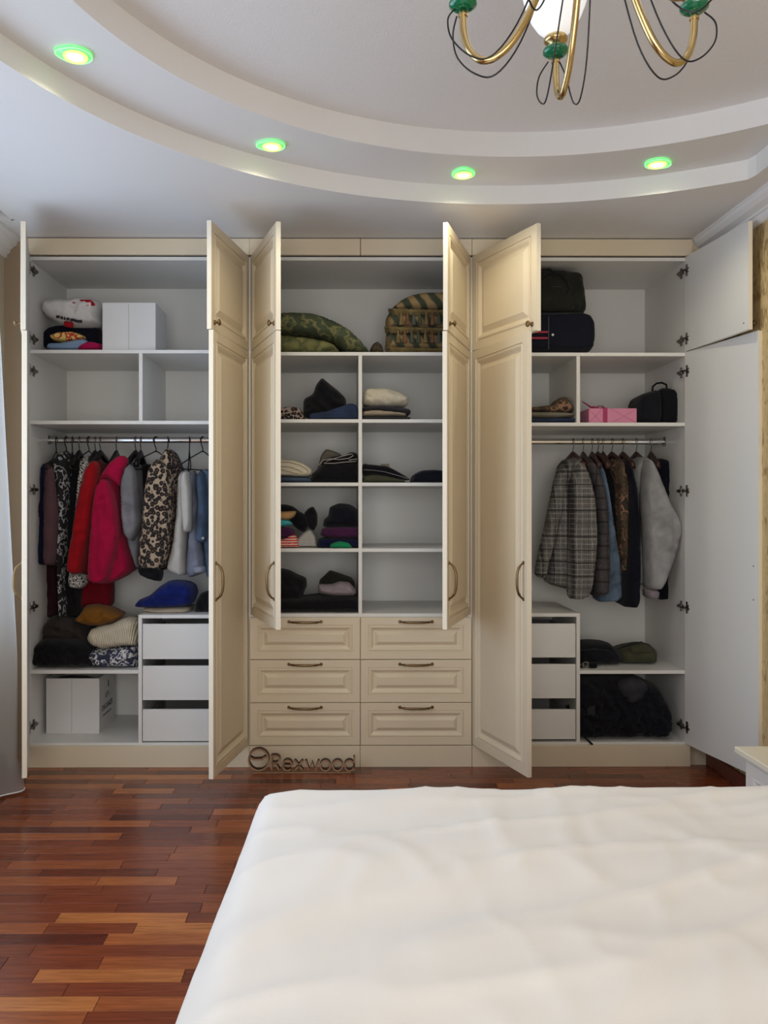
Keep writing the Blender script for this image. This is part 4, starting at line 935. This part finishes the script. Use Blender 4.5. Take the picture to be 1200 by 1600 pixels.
bw.tube([(c0.x, .12, gz + .002), (c0.x, .14, gz + .014)], .009, 8); bw.build('bow', M_rib, r)
# toiletry case
r = soft_thing('camera_case', 'black padded case with top handle on the upper right shelf', 'case', [
    ('case_front', [(996, 664), (996, 628), (1000, 617), (1012, 613), (1026, 609), (1030, 620), (1030, 664)], .12, .06, .20, C_bagbl, dict(rest=ZR2, fold='box', amp=.003, rr=.02)),
    ('case_side', [(1028, 664), (1027, 612), (1034, 606), (1048, 607), (1055, 612), (1057, 630), (1056, 664)], .14, .05, .22, C_black, dict(rest=ZR2, fold='box', amp=.002, rr=.02))])
MB().tube([at(*p, .16) for p in ((1019, 612), (1020, 604), (1026, 599), (1034, 598), (1041, 601), (1042, 608))], .0055, 8).build('handle', C_black, r)
MB().tube([at(*p, .068) for p in ((999, 622), (1012, 616), (1027, 612))], .002, 5).build('zip', M_zip, r)
# lower right shelf
r = soft_thing('black_pouch', 'black zipped pouch on the lower right shelf', 'bag', [('pouch_body', [(900, 1036), (900, 1008), (912, 1002), (930, 1001), (950, 1003), (960, 1012), (967, 1020), (967, 1030), (960, 1036)], .20, .09, .18, C_bagbl, dict(rest=.487, fold='bag', amp=.007))])
MB().tube([at(*p, .105) for p in ((905, 1016), (930, 1014), (952, 1017), (963, 1024))], .0022, 6).build('zip', M_zip, r)
r = soft_thing('olive_pouch', 'olive green pouch with strap on the lower right shelf', 'bag', [('pouch_body', [(963, 1032), (962, 1014), (980, 1008), (1005, 1004), (1015, 1006), (1024, 1016), (1023, 1033)], .22, .08, .16, C_olive, dict(rest=.487, fold='bag', amp=.006)), ('flap', [(982, 1022), (985, 1009), (1005, 1006), (1020, 1014), (1022, 1023)], .15, .02, .03, C_olive, dict(fold='bag', amp=.003))])
MB().tube([at(*p, .16) for p in ((966, 1014), (985, 1007), (1002, 1003), (1008, 1006))], .003, 6).build('strap', C_black, r)
r = empty('belt', at(920, 1040, .08)); r.location.z = .487; tag(r, 'black strap with a metal buckle on the lower right shelf', 'belt')
p = at(922, 1036, .06); 
MB().box(p.x - .04, p.x - .034, .055, .064, .488, .522).box(p.x - .04, p.x - .01, .055, .064, .488, .494).box(p.x - .04, p.x - .01, .055, .064, .516, .522).box(p.x - .014, p.x - .008, .055, .064, .488, .522).build('buckle', M_steel, r)
MB().box(p.x - .008, p.x + .036, .050, .085, .487, .515, .006).box(p.x - .06, p.x - .02, .066, .10, .487, .497, .003).build('strap', C_black, r)
r = soft_thing('duffel_bag', 'large black duffel bag filling the bottom right compartment', 'bag', [
    ('bag_body', [(890, 1153), (888, 1100), (900, 1062), (940, 1057), (1000, 1058), (1022, 1068), (1035, 1090), (1044, 1112), (1043, 1136), (1028, 1146), (990, 1152), (930, 1153)], .14, .11, .36, C_bagbl, dict(rest=.12, fold='bag', amp=.016)),
    ('end_pocket', [(963, 1076), (968, 1063), (985, 1058), (1002, 1062), (1013, 1072), (1012, 1086), (1000, 1094), (985, 1100), (972, 1090)], .04, .03, .04, cloth('grey_black_mesh', (56, 56, 62), .3), dict(fold='bag', amp=.006)),
    ('flap', [(988, 1098), (1010, 1092), (1030, 1108), (1038, 1128), (1010, 1138), (992, 1122)], .045, .02, .04, C_bagbl, dict(fold='bag', amp=.008))])
MB().tube([at(*p, .028) for p in ((905, 1120), (935, 1112), (965, 1118), (1000, 1132), (1040, 1130))], .007, 8, flat=(1, .4)).build('strap', C_black, r)
MB().tube([at(912, 1148, .04), at(914, 1152, .01), (at(914, 1152, .01).x + .02, -.004, .121), (at(914, 1152, .01).x + .035, -.008, .108)], .006, 6, flat=(1, .3)).build('strap_end', C_black, r)
MB().box(at(918, 1105, .02).x, at(930, 1105, .02).x, .020, .030, at(920, 1118, .02).z, at(920, 1102, .02).z, .003).build('patch', MATS['grey_black_mesh'], r)

# ------------------------------------------------------------------ cut-out word sign
M_mdf = plain('cut_wood', (158, 122, 92), .6, bump=.2, bscale=200); M_burn = plain('scorched_edge', (52, 34, 24), .7)
SY = -.10; dSg = .034
sg = empty('word_sign', (at(470, 1200, SY).x, SY, 0)); tag(sg, 'thin cut-out wooden word sign standing on the floor before the plinth', 'sign')
def stroke(paths, name, wd=.0042):
    mb = MB()
    for pts, closed in paths:
        P = [at(x, y, SY) for x, y in pts]; P = [Vector((p.x, 0, p.z)) for p in P]; n = len(P); L = []; Rr = []
        for i in range(n):
            a = P[(i - 1) % n] if (closed or i) else P[i]; b = P[(i + 1) % n] if (closed or i < n - 1) else P[i]
            d = (b - a).normalized(); nn = Vector((-d.z, 0, d.x)) * wd; L.append(P[i] + nn); Rr.append(P[i] - nn)
        vs = []
        for i in range(n):
            for q in (L[i], Rr[i]): vs += [(q.x, SY - dSg / 2, q.z), (q.x, SY + dSg / 2, q.z)]
        fs = []
        for i in range(n if closed else n - 1):
            a = 4 * i; b = 4 * ((i + 1) % n)
            fs += [(a, b, b + 2, a + 2), (a + 1, a + 3, b + 3, b + 1), (a, a + 1, b + 1, b), (a + 2, b + 2, b + 3, a + 3)]
        if not closed: e = 4 * (n - 1); fs += [(0, 2, 3, 1), (e, e + 1, e + 3, e + 2)]
        mb.add(vs, fs)
    o = mb.build(name, [M_mdf, M_burn], sg)
    for p in o.data.polygons:
        if abs(p.normal.y) < .5: p.material_index = 1
    return o
def arc(cx, cy, rx, ry, a0, a1, n=16): return [(cx + rx * math.cos(R(a0 + (a1 - a0) * i / n)), cy - ry * math.sin(R(a0 + (a1 - a0) * i / n))) for i in range(n + 1)]
stroke([(arc(404.5, 1186, 15.5, 16.5, 0, 345, 28), True), ([(390, 1181), (394, 1184), (398, 1185.5), (410, 1185), (414, 1182), (418, 1180.5)], False)], 'emblem')
stroke([([(425, 1202), (425, 1179)], False), ([(425, 1179.5), (431, 1179.5)] + arc(431, 1185, 6, 5.5, 90, -90, 10) + [(425, 1190.5)], False), ([(430, 1190.5), (437, 1202)], False)], 'letter')
stroke([([(442.5, 1194.5), (456, 1194.5)], False), (arc(449.5, 1194.5, 7, 8, 0, 315, 20), False)], 'letter')
stroke([([(461, 1187), (473, 1202)], False), ([(473, 1187), (461, 1202)], False)], 'letter')
stroke([([(478, 1187), (483.5, 1202), (488, 1189), (492.5, 1202), (498, 1187)], False)], 'letter')
stroke([(arc(508.5, 1195, 7.5, 8, 0, 340, 20), True)], 'letter'); stroke([(arc(527.5, 1195, 7.5, 8, 0, 340, 20), True)], 'letter')
stroke([(arc(546, 1195, 7, 8, 0, 340, 20), True), ([(553.5, 1181), (553.5, 1202)], False)], 'letter')
p = at(396, 1203, SY); q = at(548, 1203, SY); MB().box(p.x, q.x, SY - dSg / 2, SY + dSg / 2, 0, .0045, .0005).build('base_strip', M_mdf, sg)

# ------------------------------------------------------------------ bed
def sheet_mat():
    t = NT('white_sheet'); mp = t.coord((1, 1, 1)); nz = t.n('ShaderNodeTexNoise'); nz.inputs['Scale'].default_value = 3; nz.inputs['Detail'].default_value = 5; t.l(mp, 'Vector', nz, 'Vector')
    t.b.inputs['Base Color'].default_value = (*lin((238, 234, 228)), 1); t.b.inputs['Roughness'].default_value = .85; t.b.inputs['Sheen Weight'].default_value = .2
    f = t.n('ShaderNodeTexNoise'); f.inputs['Scale'].default_value = 500; t.l(mp, 'Vector', f, 'Vector'); ad = t.n('ShaderNodeMath', operation='MULTIPLY_ADD'); ad.inputs[1].default_value = .05
    t.l(f, 'Fac', ad, 0); t.l(nz, 'Fac', ad, 2); t.bump(ad, 'Value', .25, .01); return t.m
M_sheet = sheet_mat()
bx0, bx1, by0, by1, bz = -.222, 1.33, -4.25, -2.075, .604
bed = empty('bed', ((bx0 + bx1) / 2, (by0 + by1) / 2, 0)); tag(bed, 'double bed covered by a creased white sheet, in the foreground', 'bed')
def sheet():
    nu, nv = 150, 170; mb = MB(); vs = []; fs = []
    # unrolled: u across x with side drops, v along y with foot drop
    drop = .46; r = .05
    def fold(s, a, b):
        """maps arclength s to (pos, z drop): flat between a and b, rounded, then hanging"""
        if s < a: d = a - s; 
        elif s > b: d = s - b
        else: return s, 0.0, 0.0
        sg_ = -1 if s < a else 1; e = a if s < a else b
        if d < r * 1.57: th = d / r; return e + sg_ * r * math.sin(th), r * (1 - math.cos(th)), d
        return e + sg_ * (r), r + (d - r * 1.57), d
    U = np.r_[np.linspace(bx0 - drop, bx0 + r, 36), np.linspace(bx0 + r, bx1 - r, 90)[1:], np.linspace(bx1 - r, bx1 + drop, 30)[1:]]
    V = np.r_[np.linspace(by0, by1 - r, 120), np.linspace(by1 - r, by1 + drop, 36)[1:]]
    for v in V:
        for u in U:
            x, dx, ax = fold(u, bx0 + r, bx1 - r); y, dy, ay = fold(v, by0 - 9, by1 - r)
            z = bz - max(dx, dy) - .25 * min(dx, dy) - .022 * math.exp(-max(0, u - bx0) / .09) - .010 * math.exp(-max(0, u - bx0) / .12 - max(0, by1 - v) / .12)
            if dx > 0 and dy > 0:   # rounded corner
                k = .030; x += (-k if u > bx0 + .5 else k) * min(1, dx / .05) * min(1, dy / .05); y -= k * min(1, dx / .05) * min(1, dy / .05)
            hang = min(1, max(0, dx - .02) / .3)
            near = min(1, max(0, (by1 - v) / .9))
            if u < bx0 + r: x -= hang * (.10 * near + .02) + hang * .018 * noise.noise(Vector((v * 7, 3, dx * 2))); x -= .025 * near * min(1, dx / .06)
            if dy > 0: y += min(1, dy / .3) * (.02 + .02 * noise.noise(Vector((u * 6, 8, 0))))
            # creases on top
            q = Vector((u * 1.3 + .35 * v, v * 3.2 - u * .9, 0)); c1 = noise.noise(q * 1.4) * .012
            rr_ = 1 - abs(noise.noise(Vector((u * 1.6 + v * .8 + 4, v * 5.5 - u * 2.2, 2)))) * 3.2; c2 = max(0, rr_) ** 2 * .007
            rr2 = 1 - abs(noise.noise(Vector((u * 7 - v * 2.5 + 1, v * 4 + u, 5)))) * 3; c3 = max(0, rr2) ** 3 * .004 * (1 if u > .2 else .4)
            far = max(0, 1 - (by1 - v) / .35); c4 = .006 * far * max(0, math.sin(v * 80 + 2.5 * math.sin(u * 4)) ) * min(1, max(0, (u - .35) * 2)); c4 += .006 * max(0, 1 - 5 * abs(noise.noise(Vector((u * 3.2 - v * 1.2, v * 1.6 + u * 2.4, 9))))) * max(0, 1 - abs(v + 2.45) / .5)
            z += (c1 + c2 + c3 + c4) * (1 if (dx + dy) < .02 else .3)
            vs.append((x, y, max(.09, z)))
    n = len(U)
    for j in range(len(V) - 1):
        for i in range(n - 1): a = j * n + i; fs.append((a, a + 1, a + n + 1, a + n))
    mb.add(vs, fs, True); return mb
sheet().build('sheet', M_sheet, bed)
MB().box(bx0 + .05, bx1 - .05, by0, by1 - .04, .30, .57, .03).build('mattress', plain('mattress_cloth', (216, 214, 210), .9), bed)
MB().box(bx0 + .06, bx1 - .06, by0, by1 - .05, .10, .30, .01).build('bed_base', plain('bed_base_white', (222, 218, 210), .5), bed)
for x in (bx0 + .1, bx1 - .1):
    for y in (by0 + .08, by1 - .12): MB().box(x - .03, x + .03, y - .03, y + .03, 0, .10, .004).build('leg', plain('bed_base_white', (222, 218, 210), .5), bed)

# ------------------------------------------------------------------ low white chest on the right
M_wl = plain('white_lacquer', (226, 222, 214), .35)
M_wtop = plain('ivory_top', (232, 224, 204), .3)
ZC = .467; yc0, yc1 = -1.95, -1.30; xc0 = 1.445
ch = empty('low_chest', ((xc0 + XR) / 2, (yc0 + yc1) / 2, 0)); tag(ch, 'low white panelled chest with ivory top against the right wall beside the bed', 'cabinet')
p = at(1147, 1167, -1.27)
MB().box(p.x, XR - .02, yc0 - .03, -1.27, ZC - .022, ZC, .003).build('top_board', M_wtop, ch)
MB().box(p.x + .012, XR - .02, yc0 - .02, -1.282, ZC - .034, ZC - .022, .003).build('cornice', M_wl, ch)
MB().box(xc0 + .018, XR - .02, yc0, yc1, .06, ZC - .034).build('body', M_wl, ch)
MB().box(xc0 + .03, XR - .03, yc0 + .01, yc1 - .01, 0, .06).build('plinth', M_wl, ch)
DWc = [(0, .002), (.002, 0), (.040, 0), (.043, .005), (.048, .005), (.052, .001), (.066, .009), (.072, .009), (.092, .001)]
w2 = (yc1 - yc0) / 2 - .003
for i in range(2):
    vs, fs = rings_slab(w2, .36, .018, DWc)
    y00 = yc0 + .002 + i * (w2 + .003)
    d = MB().add([(xc0 + .018 + y, y00 + x, .065 + z) for x, y, z in vs], fs).build('door', M_wl, ch)
    c = Vector((xc0, y00 + (w2 - .025 if i == 0 else .025), .30)); prof = [(.009, 0), (.004, -.004), (.004, -.012), (.011, -.018), (.010, -.022), (.003, -.025)]
    MB().lathe(prof, tuple(c), 12, axis='x').build('knob', M_bronze, d)

# ------------------------------------------------------------------ curtain
t = NT('sheer_curtain'); tr = t.n('ShaderNodeBsdfTransparent'); tl = t.n('ShaderNodeBsdfTranslucent'); df = t.n('ShaderNodeBsdfDiffuse')
tl.inputs[0].default_value = (.86, .88, .9, 1); df.inputs[0].default_value = (.86, .88, .9, 1)
a_ = t.n('ShaderNodeMixShader'); a_.inputs[0].default_value = .45; t.l(tl, 0, a_, 1); t.l(df, 0, a_, 2)
b_ = t.n('ShaderNodeMixShader'); b_.inputs[0].default_value = .42; t.l(tr, 0, b_, 1); t.l(a_, 0, b_, 2); t.l(b_, 0, t.out, 'Surface')
vs = []; fs = []; nu, nz_ = 260, 40; y_end = -.36
for j in range(nz_ + 1):
    z = .012 + (2.86 - .012) * j / nz_; k = 1 - j / nz_
    for i in range(nu + 1):
        u = i / nu; y = y_end - u * 3.0; x = -1.655 + .105 * k + .026 * math.sin(u * 95) * (.6 + .5 * k) + .02 * math.sin(u * 37 + 1)
        if u < .03: x += (.03 - u) / .03 * .05 * k
        if z > .115 and y > -.60: x = min(x, -1.627 + .31 * -y)
        x = max(x, -1.705); vs.append((x, y, z))
for j in range(nz_):
    for i in range(nu): a = j * (nu + 1) + i; fs.append((a, a + 1, a + nu + 2, a + nu + 1))
cu = empty('sheer_curtain', (-1.55, -1.8, 0)); tag(cu, 'long white sheer curtain hanging at the left edge before the window', 'curtain')
MB().add(vs, fs, True).build('curtain_cloth', t.m, cu)
hem = MB().tube([(v[0], v[1], v[2] + .002) for v in vs[:nu + 1]], .0035, 5); hem.build('hem', plain('hem_white', (224, 226, 230), .8), cu)

# ------------------------------------------------------------------ ceiling spots
tgm = NT('green_glass_lit'); tgm.b.inputs['Base Color'].default_value = (*lin((120, 220, 140)), 1); tgm.b.inputs['Roughness'].default_value = .1
tgm.b.inputs['Emission Color'].default_value = (*lin((110, 225, 120)), 1); tgm.b.inputs['Emission Strength'].default_value = .75; M_gg = tgm.m
def emis(name, rgb, s):
    t = NT(name); t.b.inputs['Base Color'].default_value = (*lin(rgb), 1); t.b.inputs['Emission Color'].default_value = (*lin(rgb), 1); t.b.inputs['Emission Strength'].default_value = s; return t.m
M_lamp = emis('lit_lamp', (255, 244, 214), 9); M_yg = emis('lit_inner_glass', (214, 240, 120), 1.1); M_rim = emis('lit_glass_rim', (150, 240, 160), 1.3)
names = ['green glass ceiling spotlight nearest the upper left corner', 'green glass ceiling spotlight above the first pair of open doors', 'green glass ceiling spotlight above the middle-right doors', 'green glass ceiling spotlight nearest the right wall']
for i, (px, py) in enumerate(((118, 84), (425, 225), (724, 269), (1027, 252))):
    h = Z2 - CZ; d = F * h / (PY0 - py); p = at(px, py, CY + d); ang = R((200, 182, 260, 20)[i])
    s = empty('ceiling_spotlight', (p.x, p.y, Z2)); tag(s, names[i], 'ceiling light', 'green glass ceiling spotlights')
    def leaf(sc_, n=32):
        out = []
        for k in range(n):
            a = 2 * math.pi * k / n; r = (.050 * sc_) * (1 + .30 * max(0, math.cos(a)) ** 6 + .06 * max(0, -math.cos(a)) ** 4); out.append((r * math.cos(a + ang), r * math.sin(a + ang) * 1.0))
        return out
    mb = MB(); A = leaf(1); B_ = leaf(.93); C_ = leaf(.45); n = 32
    v = [(x, y, -.002) for x, y in A] + [(x, y, -.010) for x, y in B_] + [(x, y, -.012) for x, y in C_] + [(x, y, 0) for x, y in A]
    f = [(k, (k + 1) % n, n + (k + 1) % n, n + k) for k in range(n)] + [(n + k, n + (k + 1) % n, 2 * n + (k + 1) % n, 2 * n + k) for k in range(n)] + [(3 * n + k, 3 * n + (k + 1) % n, (k + 1) % n, k) for k in range(n)]
    mb.add(v, f, True); mb.build('glass_plate', M_gg, s, local=True)
    MB().tube([(x, y, -.010) for x, y in leaf(.97)], .0016, 5, closed=True).build('glass_rim', M_rim, s, local=True)
    MB().tube([(.034 * math.cos(R(a)), .034 * math.sin(R(a)), -.013) for a in range(0, 360, 15)], .005, 6, closed=True).build('inner_ring', M_yg, s, local=True)
    MB().lathe([(.026, -.010), (.024, -.014), (.010, -.016)], (0, 0, 0), 20).build('bulb', M_lamp, s, local=True)
    l = bpy.data.lights.new('spot_lamp', 'SPOT'); l.energy = 9; l.spot_size = R(150); l.spot_blend = .6; l.color = (1.0, .90, .66); l.shadow_soft_size = .03
    lo = bpy.data.objects.new('spot_lamp', l); COL.objects.link(lo); lo.location = (p.x, p.y, Z2 - .045)

# ------------------------------------------------------------------ chandelier
chx, chy = .53, -2.505; ch = empty('chandelier', (chx, chy, 2.30)); tag(ch, 'brass chandelier with green glass cups, hanging at the top right', 'chandelier')
t = NT('opal_glass'); t.b.inputs['Base Color'].default_value = (.93, .94, .94, 1); t.b.inputs['Roughness'].default_value = .25; t.b.inputs['Emission Color'].default_value = (.95, .97, 1, 1); t.b.inputs['Emission Strength'].default_value = .45; M_opal = t.m
t = NT('green_cup_glass'); t.b.inputs['Base Color'].default_value = (*lin((6, 124, 84)), 1); t.b.inputs['Roughness'].default_value = .08; t.b.inputs['Coat Weight'].default_value = .6; t.b.inputs['Transmission Weight'].default_value = .25; M_gc = t.m
RA, ZCUP = .272, 2.44
ctrl = [(.02, 2.60), (.05, 2.565), (.085, 2.50), (.12, 2.42), (.16, 2.353), (.20, 2.320), (.232, 2.318), (.258, 2.345), (.270, 2.385), (.272, 2.425)]
def cr(P, n=5):
    out = []
    for i in range(len(P) - 1):
        p0 = P[max(0, i - 1)]; p1 = P[i]; p2 = P[i + 1]; p3 = P[min(len(P) - 1, i + 2)]
        for k in range(n):
            t_ = k / n; out.append(tuple(.5 * (2 * b + (c - a) * t_ + (2 * a - 5 * b + 4 * c - d) * t_ ** 2 + (-a + 3 * b - 3 * c + d) * t_ ** 3) for a, b, c, d in zip(p0, p1, p2, p3)))
    out.append(P[-1]); return out
prof = cr(ctrl)
for i in range(5):
    a = R(91 + 72 * i); c, s = math.cos(a), math.sin(a)
    def W(r, z, side=0.0): return (chx + c * r - s * side, chy + s * r + c * side, z)
    arm = MB().tube([W(r, z) for r, z in prof], .0082, 10).build('arm', M_brass, ch)
    cx, cy, _ = W(RA, 0)
    MB().lathe([(.0105, -.012), (.0105, -.004), (.008, 0)], (cx, cy, ZCUP - .008), 14).build('collar', M_brass, arm)
    MB().lathe([(.010, -.004), (.020, -.003), (.0305, .004), (.0315, .010), (.028, .016), (.012, .018)], (cx, cy, ZCUP), 28).build('glass_cup', M_gc, arm)
    MB().lathe([(.010, .018), (.010, .024), (.026, .030), (.0290, .036), (.027, .043), (.018, .048)], (cx, cy, ZCUP), 28).build('brass_dish', M_brass, arm)
    MB().lathe([(.016, .046), (.030, .052), (.045, .066), (.060, .090), (.072, .120), (.082, .160), (.086, .200), (.080, .235), (.070, .262), (.066, .262), (.078, .232), (.083, .2), (.078, .16), (.056, .092), (.014, .050)], (cx, cy, ZCUP), 32).build('shade', M_opal, arm)
    for sd in (-1, 1):
        w_ = cr([W(.03, 2.61, sd * .012), W(.09, 2.50, sd * .028), W(.15, 2.365, sd * .038), W(.205, 2.302, sd * .040), W(.250, 2.310, sd * .040), W(.290, 2.352, sd * .042), W(.300, 2.400, sd * .034), W(.288, 2.432, sd * .014)])
        MB().tube(w_, .0020, 5).build('wire', M_wire, arm)
MB().lathe([(.004, 2.545), (.020, 2.552), (.032, 2.575), (.030, 2.60), (.014, 2.62), (.010, 2.66), (.018, 2.70), (.010, 2.74), (.007, 2.80), (.007, 2.84), (.05, 2.862), (.055, 2.885)], (chx, chy, 0), 24).build('stem', M_brass, ch)
